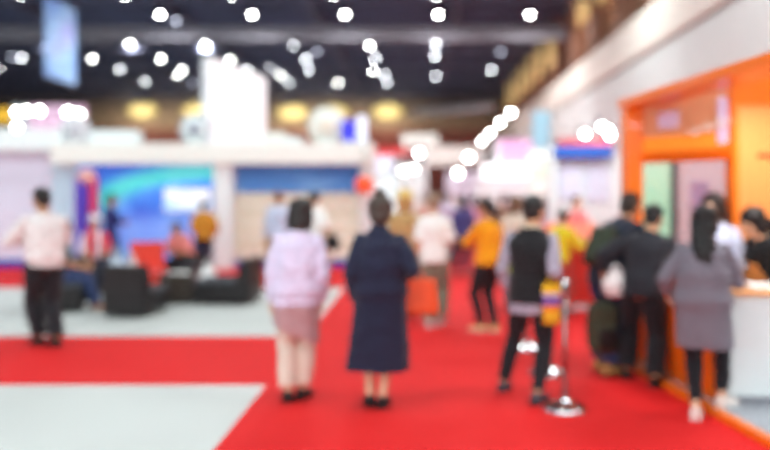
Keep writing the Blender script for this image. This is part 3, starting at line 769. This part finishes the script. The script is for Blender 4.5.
    for wd in wear:
        k_ = wd['kind']; m_ = wd['m']; G = MB(); ea = wd.get('ease', .012); nm = wd.get('name', k_)
        if k_ == 'top':
            hem = wd.get('hem', .49); fl = wd.get('flare', 0.0); rs = []
            zs = [z_ for z_ in (.50, .55, .61, .67, .73, .765, .795, .818, .835) if z_ > hem + .01]
            mid = (AN[0] + AN[1]) / 2
            low = []
            z_ = hem
            while z_ < zs[0] - .005: low.append(z_); z_ += .03
            for zf in low:
                if zf < .50:
                    tdr = (.50 - zf) / .45; ce = V(((mid.x - C.x) * tdr, (mid.y - C.y) * tdr, 0)); rx, ry = torso_r(.50)
                    fo = fl * (.50 - zf); rx += ea + fo; ry += ea + fo * .8
                    r_ = ring(zf, rx, ry, 40, ce)
                    if wd.get('folds'):
                        cc = sum(r_, V()) / len(r_)
                        r_ = [cc + (p - cc) * (1 + wd['folds'] * min(1, tdr * 2.5) * math.sin(i * 2 * PI / 40 * 7 + 1.3 * math.sin(i * .35))) for i, p in enumerate(r_)]
                    rs.append(r_)
                else:
                    rx, ry = torso_r(zf); rs.append(ring(zf, rx + ea, ry + ea, 40))
            we = wd.get('waist', 0)
            for zf in zs:
                rx, ry = torso_r(zf); e2 = ea * (1 if zf < .77 else .55) + (we if .53 < zf < .7 else 0); rs.append(ring(zf, rx + e2, ry + e2, 40))
            G.rings(rs)
            sl = wd.get('sleeve', 1.0)
            if sl > 0:
                se = wd.get('sease', ea)
                for i in (0, 1):
                    inner = sh[i] + (up(V((0, 0, .765 * S))) - sh[i]) * .35
                    pts_ = [inner, sh[i], sh[i].lerp(EL[i], .5)]; rr = [.022 + se * .6, .0255 + se * .6, .027 + se]
                    if sl <= .5: pts_.append(sh[i].lerp(EL[i], max(.55, sl * 2))); rr.append(.028 + se * 1.3)
                    else:
                        pts_.append(EL[i]); rr.append(.024 + se)
                        f_ = (sl - .5) * 2; pts_.append(EL[i].lerp(HD[i], f_ * .5)); rr.append(.023 + se); pts_.append(EL[i].lerp(HD[i], f_)); rr.append(.018 + se * .8)
                    G.tube(pts_, [q * S for q in rr], 18); G.ell(sh[i], ((.0255 + se * .55) * S,) * 3)
                    if sl > .5: G.ell(EL[i], ((.0235 + se) * S,) * 3)
            if wd.get('collar'):
                G.tube([up(V((0, 0, .812 * S))), up(V((0, .004 * S, .856 * S)))], [.052 * S, .042 * S], 20)
        elif k_ == 'trousers':
            G.rings([ring(zf, torso_r(zf)[0] + ea, torso_r(zf)[1] + ea) for zf in (.47, .50, .55, .60)])
            ln = wd.get('len', .97); wl = wd.get('wide', 0)
            for i in (0, 1):
                f_ = (ln - .5) * 2
                end = KN[i].lerp(AN[i], f_) if f_ > 0 else hipj[i].lerp(KN[i], ln * 2)
                pts_ = [hipj[i] + V((0, 0, .02 * S)), hipj[i].lerp(KN[i], .3), hipj[i].lerp(KN[i], .7), KN[i], KN[i].lerp(AN[i], .3 * f_) + V((0, -.005 * S, 0)), KN[i].lerp(AN[i], .7 * f_), end]
                rr = [.057 + ea, .056 + ea, .044 + ea, .036 + ea + wl * .4, .036 + ea + wl * .7, .029 + ea + wl, .026 + ea + wl]
                if f_ <= 0: pts_ = pts_[:3] + [end]; rr = rr[:3] + [.04 + ea]
                G.tube(pts_, [q * S for q in rr], 18); G.ell(KN[i], ((.035 + ea + wl * .4) * S,) * 3)
        elif k_ == 'skirt':
            z1, z0 = wd.get('top', .60), wd.get('hem', .3); fl = wd.get('flare', .1); rs = []; mid = (AN[0] + AN[1]) / 2; z_ = z0
            while z_ < z1 + .001:
                tdr = max(0, (.5 - z_) / .45); ce = V(((mid.x - C.x) * tdr, (mid.y - C.y) * tdr, 0)); rx, ry = torso_r(max(.5, z_)); fo = fl * max(0, .5 - z_)
                hemt = wd.get('slant', 0) * max(0, 1 - (z_ - z0) / .12)
                r_ = ring(z_, rx + ea + fo, ry + ea + fo * .8, 40, ce)
                if hemt: r_ = [p + V((0, 0, hemt * S * (p.x / (rx * S)))) for p in r_]
                rs.append(r_); z_ += .03
            G.rings(rs)
        elif k_ == 'scarf':
            G.tube([up(V((0, .0, .80 * S))), up(V((0, .004 * S, .845 * S)))], [.062 * S, .046 * S], 20)
        o = G.voxel(nm, m_, vox, wd.get('smooth', 4), body, (wd.get('wr', .006), wd.get('wk', 26), sd))
        if wd.get('lab'): o['label'] = wd['lab']
    # ---- shoes
    if shoes:
        shm = mat('shoe_%d_%d_%d' % shoes, shoes, rough=.45, var=.06)
        for i in (0, 1):
            q = MB(); base, fd, fr = foot(i, q, .006, .012)
            o = q.put('shoe', shm, body, True)
            q = MB(); rs = []
            for zz, g_ in ((-.001, .004), (.014, .006)):
                pr = [(-.036, .013), (-.03, .021), (-.01, .023), (.03, .022), (.06, .026), (.085, .03), (.108, .026), (.126, .012)]
                out = [base + fd * y * S + fr * (w_ * S + g_) + V((0, 0, zz)) for y, w_ in pr] + [base + fd * y * S - fr * (w_ * S + g_) + V((0, 0, zz)) for y, w_ in pr[::-1]]
                rs.append(out)
            q.rings(rs).put('sole', mat('sole_dark', (52, 48, 48), rough=.8, var=.05) if sum(shoes) < 500 else mat('sole_white', (232, 232, 232), var=.02), o)
    loc = Matrix.Translation((X, Y, z)) @ Matrix.Rotation(R(rz), 4, 'Z')
    return dict(o=body, M=loc, hand=[loc @ (HD[i] + (HD[i] - EL[i]).normalized() * .06 * S) for i in (0, 1)], sh=[loc @ q for q in sh], up=lambda p: loc @ up(V(p)), Rt=loc.to_3x3() @ Rt)

T = lambda m_, **k: dict(kind='top', name=k.pop('n', 'shirt'), m=m_, **k)
P = lambda m_, **k: dict(kind='trousers', m=m_, **k)
K = lambda m_, **k: dict(kind='skirt', m=m_, **k)
BK = cloth('black', (30, 30, 36)); NV = cloth('navy', (32, 35, 60)); DN = cloth('denim', (52, 66, 108)); GY = cloth('grey', (128, 124, 136)); WH = cloth('white', (248, 248, 244)); BL = cloth('light_blue', (196, 208, 234))
exec_people = True
def people():
    # man walking off on the far side of the cross aisle
    person('person in a pale pink shirt and black trousers walking on the red cross aisle', gx(47, 8.5), 8.45, 48, 1.69, True, 'tan', lean=3, head=(6, 5), hair=('short', (26, 22, 22)),
           hands=((-.06, .30, 1.12), (.08, .32, 1.10)), elbow=((-1, -.2, -.4), (1, -.2, -.4)), feet=((-.02, .06), (.06, -.16)), fyaw=(4, -4), curl=(.9, .9), vox=.008,
           wear=[T(cloth('shirt_pink', (234, 226, 226)), ease=.016, sleeve=.95, hem=.50, wr=.008, waist=.012), P(BK, ease=.01, wide=.012)], shoes=(24, 22, 24))
    # lilac blouse
    person('person in a loose lilac blouse with a mauve wrap over cream trousers, black bob hair', gx(296, 6.2), 6.2, 3, 1.58, False, 'light', side=3, head=(-6, 2), hair=('bob', (40, 34, 34)),
           hands=((-.19, .04, .76), (.19, .06, .76)), feet=((-.055, -.03), (.035, .05)), fyaw=(10, -16), vox=.006,
           wear=[P(cloth('cream', (232, 210, 196)), ease=.006, wide=.012, len=.95), T(cloth('lilac', (222, 208, 236)), n='blouse', ease=.022, sleeve=.95, sease=.013, hem=.475, flare=.12, wr=.008, wk=20, waist=.018),
                 K(cloth('mauve', (186, 142, 146)), name='wrap_skirt', top=.56, hem=.33, ease=.016, flare=.0, slant=-.045, wr=.008)], shoes=(38, 30, 30))
    # navy coat
    p = person('person in a long navy coat dress with brown hair in a bun', gx(380, 6.05), 6.02, 0, 1.60, False, 'light', head=(0, 2), hair=('bun', (72, 60, 54)),
           hands=((-.19, .04, .80), (.21, .10, .98)), elbow=(None, (.35, -1, -.3)), feet=((-.075, .02), (.02, -.02)), fyaw=(6, -6), vox=.006, curl=(.5, 1.1),
           wear=[T(NV, n='coat', ease=.026, sleeve=.97, sease=.012, hem=.185, flare=.085, folds=.05, wr=.007, wk=18, waist=.02, collar=True)], shoes=(26, 24, 28))
    h = p['hand'][1]
    t = thing('handbag', 'orange red handbag held by the person in the navy coat dress', 'bag', (h.x + .09, h.y + .0, .68), R(8))
    og = mat('bag_orange', (236, 82, 36), rough=.4, var=.06, nscale=8)
    rs = []
    for k in range(8):
        f_ = k / 7; wx, wy = .165 - .025 * f_ ** 2, .062 - .035 * f_
        rs.append([V((math.copysign(abs(math.cos(a)) ** .45, math.cos(a)) * wx, math.copysign(abs(math.sin(a)) ** .45, math.sin(a)) * wy, .27 * f_)) for a in [2 * PI * i / 32 for i in range(32)]])
    MB().rings(rs).put('bag_body', og, t, True)
    for sy in (-1, 1):
        MB().tube([V((-.09, sy * .02, .26)), V((-.1, sy * .016, .33)), V((-.09, sy * .006, .365)), V((-.04, sy * .012, .355)), V((.03, sy * .016, .32)), V((.06, sy * .02, .26))], .007, 8).put('handle', og, t, True)
    # striped top with straw hat
    person('person in an ochre striped top and a straw coloured hat', gx(405, 10.3), 10.4, 4, 1.66, False, 'mid', hair=('bob', (196, 150, 92)), hat=(236, 200, 116), vox=.009, feet=((-.07, .05), (.07, -.03)),
           wear=[T(striped('ochre_stripes', [(0, (224, 184, 120)), (.5, (150, 112, 74))], 13, 2), ease=.018, sleeve=.6, hem=.49), P(cloth('olive', (96, 94, 78)), ease=.012, wide=.01)], shoes=(90, 78, 70))
    person('person in a white top and grey green trousers beside the straw hat', gx(434, 9.7), 9.7, -6, 1.63, False, 'light', hair=('short', (150, 120, 100)), vox=.009, feet=((-.05, -.08), (.06, .08)),
           hands=((-.17, .1, .80), (.15, .26, .95)), wear=[T(WH, ease=.014, sleeve=.45, hem=.48), P(cloth('grey_green', (134, 136, 118)), ease=.014, wide=.014)], shoes=(206, 200, 196))
    # mustard top
    p = person('person in a bright orange yellow top and black trousers with arms folded', gx(489, 9.3), 9.3, 40, 1.58, False, 'tan', head=(10, 10), hair=('pony', (34, 26, 26)), vox=.008,
           hands=((.0, .28, 1.06), (.02, .30, 1.02)), elbow=((-1, -.3, -.4), (1, -.3, -.4)), feet=((-.06, .05), (.04, -.06)), wear=[T(cloth('amber', (248, 160, 20)), n='jacket', ease=.022, sleeve=.9, sease=.014, hem=.50), P(BK, ease=.006)], shoes=(214, 170, 120))
    sack('tote_bag', 'lime green tote bag hanging beside the person in the orange yellow top', (gx(505, 9.2), 9.0, .72), .17, .1, .24, mat('lime', (178, 206, 60), var=.05), 6, hm=BK)
    # black vest
    p = person('person in a black vest over a grey shirt, a striped bag in hand', gx(532, 6.3), 6.3, -28, 1.60, True, 'mid', head=(-12, 4), hair=('short', (34, 30, 30)), vox=.006,
           hands=((-.19, .05, .80), (.15, .12, .96)), feet=((-.27, .06), (.10, -.18)), fyaw=(10, -4), curl=(.5, 1.1),
           wear=[P(BK, ease=.004), T(cloth('grey_lilac', (168, 160, 178)), ease=.012, sleeve=.98, sease=.008, hem=.42, flare=.02), T(cloth('vest_black', (30, 30, 34)), n='vest', ease=.024, sleeve=0, hem=.475, wr=.008),
                 dict(kind='scarf', name='collar', m=cloth('beige', (214, 196, 170)))], shoes=(70, 70, 80))
    h = p['hand'][1]
    t = thing('tote_bag', 'yellow and purple banded tote bag held by the person in the black vest', 'bag', (gx(551, 6.12), 6.12, .615), R(4))
    bandm = striped('bag_bands', [(0, (232, 168, 24)), (.3, (236, 120, 30)), (.42, (128, 84, 160)), (.62, (210, 190, 200)), (.7, (240, 180, 20))], 1 / .34, 2)
    rs = []
    for k in range(7):
        f_ = k / 6; wx, wy = .062 + .006 * f_, .05 - .03 * f_
        rs.append([V((math.copysign(abs(math.cos(a)) ** .4, math.cos(a)) * wx, math.copysign(abs(math.sin(a)) ** .5, math.sin(a)) * wy, .30 * f_)) for a in [2 * PI * i / 28 for i in range(28)]])
    MB().rings(rs).put('bag_body', bandm, t, True)
    for sy in (-1, 1): MB().tube([(-.035, sy * .015, .29), (-.02, sy * .01, .34), (.01, sy * .004 + .06, .37), (.03, sy * .01, .34), (.04, sy * .015, .29)], .007, 8).put('handle', mat('bag_handle', (240, 180, 20), var=0), t, True)
    # leaning over the orange counter
    p = person('person in a dark jacket and jeans leaning on the orange counter, a backpack on', 1.69, 7.2, -55, 1.70, True, 'tan', lean=26, head=(12, -4), hair=('short', (50, 38, 32)), vox=.008,
           hands=((-.12, .50, 1.02), (.16, .50, 1.02)), feet=((-.10, .0), (.09, -.10)), wear=[P(DN, ease=.012, wide=.012), T(cloth('ink', (38, 44, 62)), n='jacket', ease=.02, sleeve=.97, hem=.47)], shoes=(196, 150, 90))
    t = thing('backpack', 'olive green backpack worn by the person leaning in a dark jacket', 'bag', p['up']((0, -.19, .93)), 0)
    t.rotation_euler = p['Rt'].to_euler()
    ol = mat('olive_canvas', (60, 68, 54), rough=.8, var=.12, nscale=20, bump=.3)
    bp_ = MB(); bp_.box((0, 0, .19), (.26, .12, .38), .05); bp_.voxel('bag_body', ol, .008, 4, t, (.004, 30, 3))
    MB().box((0, -.07, .12), (.18, .04, .18), .018).put('pocket', ol, t, True)
    for s in (-1, 1): MB().tube([(s * .09, .06, .37), (s * .11, .12, .41), (s * .12, .2, .40)], .016, 8).put('strap', ol, t, True)
    # black shirt
    p = person('person in black bending to the orange counter, bags in the lowered hand', 1.89, 6.80, -24, 1.55, True, 'mid', lean=14, side=6, head=(-14, 6), hair=('short', (22, 20, 22)), vox=.006,
           hands=((-.34, .08, .84), (.18, .42, .99)), elbow=((-1, -.5, .0), None), feet=((-.15, .10), (.12, -.13)), fyaw=(14, -12), curl=(1.2, .6),
           wear=[P(BK, ease=.012, wide=.012), T(cloth('charcoal', (40, 42, 50)), ease=.020, sleeve=.8, hem=.48, wr=.008)], shoes=(22, 22, 24))
    h = p['hand'][0]
    t = thing('backpack', 'dark olive backpack hanging by its grip from a lowered hand above the carpet', 'bag', (h.x - .01, h.y - .02, h.z - .56), R(12))
    dk = mat('dark_olive', (70, 74, 58), rough=.75, var=.15, nscale=16, bump=.3)
    q = MB(); q.box((0, 0, .24), (.27, .15, .46), .07); q.box((0, -.06, .16), (.2, .08, .22), .03); q.voxel('bag_body', dk, .007, 5, t, (.005, 26, 8))
    MB().box((0, -.105, .16), (.17, .012, .17), .005).put('pocket', blk, t, True)
    MB().tube([(-.05, 0, .46), (-.045, 0, .53), (0, 0, .565), (.045, 0, .53), (.05, 0, .46)], .011, 8).put('handle', blk, t, True)
    for s in (-1, 1): MB().tube([(s * .09, .08, .42), (s * .1, .11, .3), (s * .1, .10, .12), (s * .09, .07, .05)], .013, 8).put('strap', dk, t, True)
    sack('carrier_bag', 'white carrier bag hanging over the dark olive backpack', (h.x + .07, h.y - .15, h.z - .03), .2, .09, .22, plastic_w, 9)
    # grey dress
    person('person in a grey tunic and black leggings with long black hair down the back', 2.03, 5.74, -26, 1.53, False, 'light', lean=4, head=(-18, 6), hair=('long', (24, 22, 24)), vox=.006,
           hands=((-.26, .10, .86), (.16, .32, 1.0)), feet=((-.04, -.07), (.11, .15, .045)), fyaw=(4, -30), 
           wear=[P(BK, ease=.004, len=.93), T(cloth('slate', (118, 114, 126)), n='tunic', ease=.026, sleeve=.9, sease=.009, hem=.335, flare=.07, wr=.007, wk=18, waist=.022)], shoes=(238, 226, 220))
    # behind the counters
    person('person in a pale blue shirt inside the orange stand beyond the grey tunic', 2.50, 6.75, 130, 1.58, False, 'light', head=(0, 10), hair=('medium', (40, 30, 28)), vox=.008, z=.05,
           hands=((-.16, .26, 1.04), (.12, .28, 1.02)), wear=[T(cloth('pale_blue', (206, 212, 236)), ease=.018, sleeve=.95, hem=.48), P(BK, ease=.01)], shoes=(40, 36, 36))
    person('person in a black top with dark hair bending over the white reception counter', 2.99, 6.48, 106, 1.56, False, 'light', lean=30, head=(0, 14), hair=('medium', (26, 20, 20)), vox=.007, z=.05,
           hands=((.30, .40, .96), (.36, .46, .96)), wear=[T(cloth('black_top', (28, 30, 34)), ease=.016, sleeve=.55, hem=.48), P(BK, ease=.01)], shoes=(40, 36, 36))
    # lounge people
    person('person seated in blue jeans and a black top, half behind the pink shirt', -4.95, 11.1, -75, 1.60, False, 'tan', lean=6, hair=('medium', (30, 24, 24)), vox=.009, hip=(0, -.08, .50), z=.0,
           hands=((-.14, .26, .62), (.14, .26, .60)), feet=((-.09, .38), (.10, .46)), wear=[P(DN, ease=.01, wide=.008), T(BK, ease=.016, sleeve=.45, hem=.5)], shoes=(176, 110, 76))
    person('person in a red and white top sitting behind the black lounge chairs', gx(93, 13.2), 13.3, 205, 1.6, False, 'mid', hair=('short', (60, 50, 60)), hat=(232, 226, 238), vox=.011, hip=(0, -.08, .50), z=.0,
           hands=((-.14, .26, .64), (.14, .26, .62)), feet=((-.09, .38), (.10, .40)), wear=[P(NV, ease=.01), T(striped('red_white', [(0, (226, 42, 66)), (.62, (238, 226, 236))], 4.2, 0), ease=.018, sleeve=.7, hem=.5)], shoes=(60, 50, 60))
    t = lounge('lounge_chair', 'dark lounge chair under the person in the red and white top', (gx(93, 13.2), 13.3, 0), R(205), blk, blk_seat, .6, .7, .40, .6)
    person('person in a pink top seated facing the aisle behind the low table', gx(184, 14.1), 14.1, 172, 1.55, False, 'tan', lean=36, head=(0, 4), hair=('short', (40, 34, 40)), vox=.010, hip=(0, -.06, .51), z=.0,
           hands=((-.1, .42, .62), (.1, .42, .62)), feet=((-.12, .36), (.13, .40)), wear=[P(BK, ease=.01), T(cloth('pink', (240, 142, 136)), ease=.022, sleeve=.45, hem=.5)], shoes=(190, 140, 110))
    person('person in dark blue standing with folded arms before the blue mural', gx(110, 16.2), 16.2, 300, 1.62, True, 'tan', hair=('short', (40, 32, 34)), vox=.011, hands=((.06, .28, 1.06), (-.04, .30, 1.02)), elbow=((-1, -.3, -.4), (1, -.3, -.4)),
           wear=[T(cloth('royal', (40, 52, 120)), ease=.018, sleeve=.6), P(cloth('dark_blue', (48, 62, 120)), ease=.012)])
    person('person in a mustard jacket walking past the white column of the blue stand', gx(204, 15.8), 15.8, 30, 1.52, False, 'mid', lean=6, head=(0, 10), hair=('short', (36, 26, 24)), vox=.011, feet=((-.08, .18), (.08, -.18)), hands=((-.16, .2, .9), (.2, .05, .8)),
           wear=[T(cloth('mustard', (204, 140, 44)), n='jacket', ease=.024, sleeve=.95, hem=.48), P(BK, ease=.012)])
    person('person in a light blue shirt by the beige panel, beyond the lilac blouse', gx(279, 14.6), 14.6, 30, 1.68, True, 'mid', hair=('short', (140, 92, 66)), vox=.011, wear=[T(BL, ease=.02, sleeve=.95), P(cloth('tan', (176, 146, 110)), ease=.014)])
    person('person in a white shirt with dark hair between the lilac blouse and the navy coat', gx(314, 13.2), 13.2, -20, 1.67, False, 'light', hair=('short', (44, 36, 34)), vox=.010, hands=((-.2, .1, .84), (.24, .06, .84)),
           wear=[T(WH, ease=.02, sleeve=.5, hem=.49), P(cloth('sand', (198, 160, 112)), ease=.02, wide=.02)])
    sack('shoulder_bag', 'black bag at the side of the person in the white shirt and sand trousers', (gx(333, 13.1), 13.05, .70), .2, .12, .26, BK, 12)
    # person in aisle crowd
    crowd = [
        (463, 15.5, 20, 1.60, 'bob', (32, 26, 40), cloth('indigo', (66, 64, 120)), NV, 'person in indigo walking up the aisle just beyond the white top'),
        (447, 19.5, -10, 1.66, 'short', (70, 56, 56), cloth('pale_lilac', (206, 196, 222)), GY, 'person in pale lilac in the distant aisle crowd'),
        (474, 21.0, 30, 1.62, 'medium', (40, 30, 32), cloth('rose', (206, 152, 176)), BK, 'person in a rose top in the distant aisle crowd'),
        (439, 26.0, 5, 1.70, 'short', (50, 40, 40), BL, NV, 'person in a light blue top far up the aisle'),
        (456, 29.0, 190, 1.66, 'short', (40, 34, 34), WH, BK, 'person in white facing back down the aisle, far away'),
        (516, 10.9, 10, 1.60, 'bob', (120, 88, 66), cloth('ecru', (226, 212, 196)), GY, 'person in an ecru top beyond the black vest'),
        (527, 14.2, -15, 1.62, 'short', (60, 50, 50), WH, NV, 'person in white standing near the beige partition'),
        (503, 17.0, 25, 1.64, 'short', (38, 30, 30), cloth('brown', (150, 112, 90)), BK, 'person in a brown top beyond the orange yellow top'),
        (512, 24.0, 0, 1.66, 'bob', (36, 28, 34), cloth('violet', (146, 122, 180)), NV, 'person in violet near the white stand with the pink sign'),
        (485, 26.0, 180, 1.68, 'short', (44, 36, 36), cloth('steel', (120, 126, 150)), BK, 'person in steel grey coming down the aisle, far away'),
        (424, 22.0, 0, 1.62, 'short', (120, 96, 86), cloth('peach', (224, 186, 172)), GY, 'person in a peach top beyond the straw hat'),
        (576, 12.9, 200, 1.60, 'short', (44, 40, 60), cloth('coral', (226, 120, 120)), NV, 'person in a coral top behind the red display counter'),
        (541, 19.0, 60, 1.6, 'medium', (36, 30, 36), cloth('sky', (176, 190, 224)), BK, 'person in sky blue by the beige partition stand'),
    ]
    for px, Y, rz, H, hk, hc, tm, pm, lb3 in crowd:
        person(lb3, gx(px, Y), Y, rz, H, False, 'light', hair=(hk, hc), vox=.013, feet=((-.07, .08), (.07, -.08)), wear=[T(tm, ease=.02, sleeve=.9), P(pm, ease=.012)])
    person('person in a yellow jacket at the red display counter', gx(560, 10.5), 10.6, -50, 1.42, False, 'light', lean=8, hair=('short', (90, 70, 60)), vox=.011, hands=((-.12, .34, .98), (.14, .34, .98)),
           wear=[T(cloth('yellow', (230, 216, 40)), n='jacket', ease=.02, sleeve=.9), P(cloth('brick', (176, 70, 62)), ease=.014)])
people()

# ------------------------------------------------------------------ light
for x in (-19, -10, -1, 5):
    for y in (-4, 5, 14, 23):
        l = bpy.data.lights.new('hall_lamp', 'AREA'); l.shape = 'DISK'; l.size = 2.2; l.energy = 215; l.color = (.9, 1, .99)
        o = bpy.data.objects.new('hall_lamp', l); COL.objects.link(o); o.location = (x, y, 9.3)
for y in (6.1, 7.1):  # lights without fittings, added to brighten the orange stand inside
    l = bpy.data.lights.new('stand_fill', 'AREA'); l.size = .35; l.energy = 15; l.color = (1, .96, .95)
    o = bpy.data.objects.new('stand_fill', l); COL.objects.link(o); o.location = (2.75, y, 2.4)
for x in (-12, -9, -6.6, -4.2, -2):  # unseen cool lights added to turn the stand front whiter
    l = bpy.data.lights.new('stand_fill', 'AREA'); l.shape = 'DISK'; l.size = .3; l.energy = 7; l.color = (.94, 1, 1)
    o = bpy.data.objects.new('stand_fill', l); COL.objects.link(o); o.location = (x, 15.3, 3.6); o.rotation_euler = (R(62), 0, 0)
for x, y, z, e in ((2.6, 11.3, 3.3, 45), (3.5, 19.5, 3.6, 60), (-2.2, 34, 4.5, 120), (.8, 48, 5, 260), (3.6, 30, 4.2, 90)):  # more unseen cool lights, added to brighten the other stands
    l = bpy.data.lights.new('stand_fill', 'AREA'); l.shape = 'DISK'; l.size = .4; l.energy = e; l.color = (.92, 1, 1)
    o = bpy.data.objects.new('stand_fill', l); COL.objects.link(o); o.location = (x, y, z); o.rotation_euler = (R(66), 0, 0)
wld = bpy.data.worlds.new('hall'); SC.world = wld; wld.use_nodes = True
wld.node_tree.nodes['Background'].inputs[0].default_value = (.9, 1, .99, 1); wld.node_tree.nodes['Background'].inputs[1].default_value = 1.75

# ------------------------------------------------------------------ camera
cd = bpy.data.cameras.new('camera'); cam = bpy.data.objects.new('camera', cd); COL.objects.link(cam)
cam.location = (0, 0, EYE); cam.rotation_euler = (PI / 2, 0, 0)
cd.sensor_width = 36; cd.lens = 36 * FPX / 770; cd.shift_x = (385 - VX) / 770; cd.shift_y = -(225 - VY) / 770
cd.clip_end = 300
cd.dof.use_dof = True; cd.dof.focus_distance = 2.4; cd.dof.aperture_fstop = (cd.lens / 1000) / .046
SC.camera = cam
SC.view_settings.view_transform = 'Standard'; SC.view_settings.look = 'None'; SC.view_settings.exposure = 0.22; SC.view_settings.gamma = 1
SC.cycles.use_denoising = True; SC.cycles.denoising_input_passes = 'RGB'
